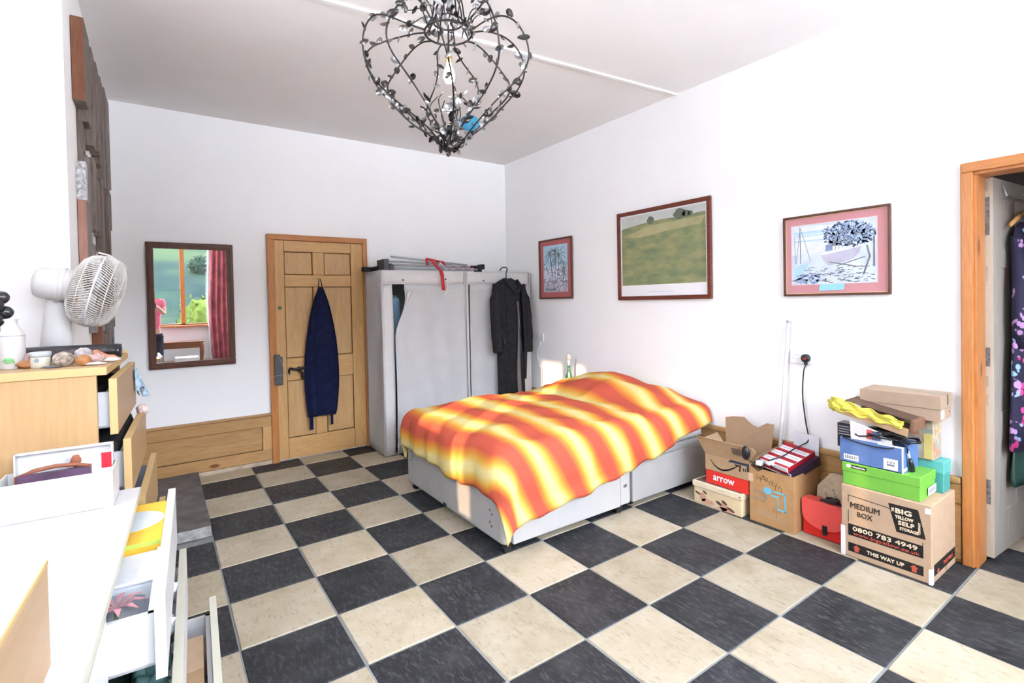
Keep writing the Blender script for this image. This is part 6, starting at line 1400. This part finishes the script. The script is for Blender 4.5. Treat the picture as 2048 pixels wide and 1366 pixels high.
M_BUSH = plain('shrub_leaves', (.050, .072, .016), .9, var=.4, scale=8, spec=0); M_BUSH2 = plain('dark_shrub_leaves', (.010, .018, .012), .9, var=.4, scale=8, spec=0)
R = random.Random(31)
def shrub(x, y, z, r_, h_, mt, lab, nm, cat, grp=None, n_=260):
    tt = thing(nm, (x, y, z), lab, cat, grp)
    build('trunk', MB().tube([(x, y, z-.2), (x+.03, y, z+h_*.5)], [.03*h_, .015*h_], 6), plain('dark_bark', (.02, .016, .012), .9, spec=0), tt)
    mb = MB().blob((x, y, z+h_*.58), (r_*.78, r_*.78, h_*.36), 3, .35, 2.5, seed=x)
    for k in range(n_):
        v = Vector((R.gauss(0, 1), R.gauss(0, 1), R.gauss(0, 1))).normalized()*R.uniform(.55, 1.0); c = Vector((x+v.x*r_, y+v.y*r_, z+h_*.58+v.z*h_*.45)); s_ = (.085*r_ if r_ > 1 else .05*r_)*R.uniform(.8, 1.5)+.02
        a_ = Vector((R.uniform(-1, 1), R.uniform(-1, 1), R.uniform(-1, 1))).normalized()*s_; b2 = a_.cross(Vector((R.uniform(-1, 1), R.uniform(-1, 1), 1))).normalized()*s_*.6
        mb.poly([c-a_, c+b2, c+a_, c-b2])
    o = build('foliage', mb, mt, tt); o['kind'] = 'stuff'
shrub(.62, -8.6, -.4, .62, 2.15, M_BUSH, 'yellow-green shrub outside the window, seen in the mirror', 'garden_shrub', 'shrub')
shrub(-.95, -9.6, -.4, .75, 1.75, M_BUSH2, 'dark green shrub outside the window, left of the mullion in mirror', 'garden_shrub', 'shrub')
for k, (x, y, s_) in enumerate(((-7, -58, 1.5), (4.2, -66, 1.6), (9, -56, 1.5), (-12, -70, 1.9), (14, -72, 1.8), (-1.5, -84, 2.2))):
    shrub(x, y, hz(x, y)-s_*.4, s_, s_*1.7, M_BUSH2, 'dark tree on the far hillside outside the window', 'hillside_tree', 'tree', 'trees on the hillside', 200)

# unseen conifers, added to block low sun and side sky from the windows
def conifer(x, y, rx, ry, h_, lab):
    tt = thing('blocker_conifer', (x, y, -.4), lab, 'tree')
    build('trunk', MB().tube([(x, y, -.5), (x, y, h_*.8)], [.16, .05], 8), M_TABLE, tt)
    mb = MB().blob((x, y, h_/2), (rx*.93, ry*.93, h_*.5), 4, .2, 3, seed=2)
    for k in range(1400):
        v = Vector((R.gauss(0, 1), R.gauss(0, 1), R.gauss(0, 1))).normalized(); c = Vector((x+v.x*rx, y+v.y*ry, h_/2+v.z*h_*.5))
        a_ = Vector((v.x, v.y, .5)).normalized()*.14; b2 = a_.cross(Vector((0, 0, 1))).normalized()*.05
        mb.poly([c-a_*.3, c+b2, c+a_, c-b2])
    o = build('foliage', mb, M_BUSH2, tt); o['kind'] = 'stuff'
conifer(-2.35, -5.75, .80, .72, 5.6, 'unseen conifer added to block sky light by the left wall window')
conifer(-4.0, -9.1, 1.05, 1.2, 6.6, 'unseen tall conifer added to block sun from the front windows')

for o in bpy.data.objects:
    if o.name.split('.')[0] in ('foliage_print', 'tree_print', 'leaf_print', 'highlight_print', 'bar_code', 'faint_print', 'palm_print', 'line_print', 'water_print', 'tree_highlight_print'): o['kind'] = 'stuff'
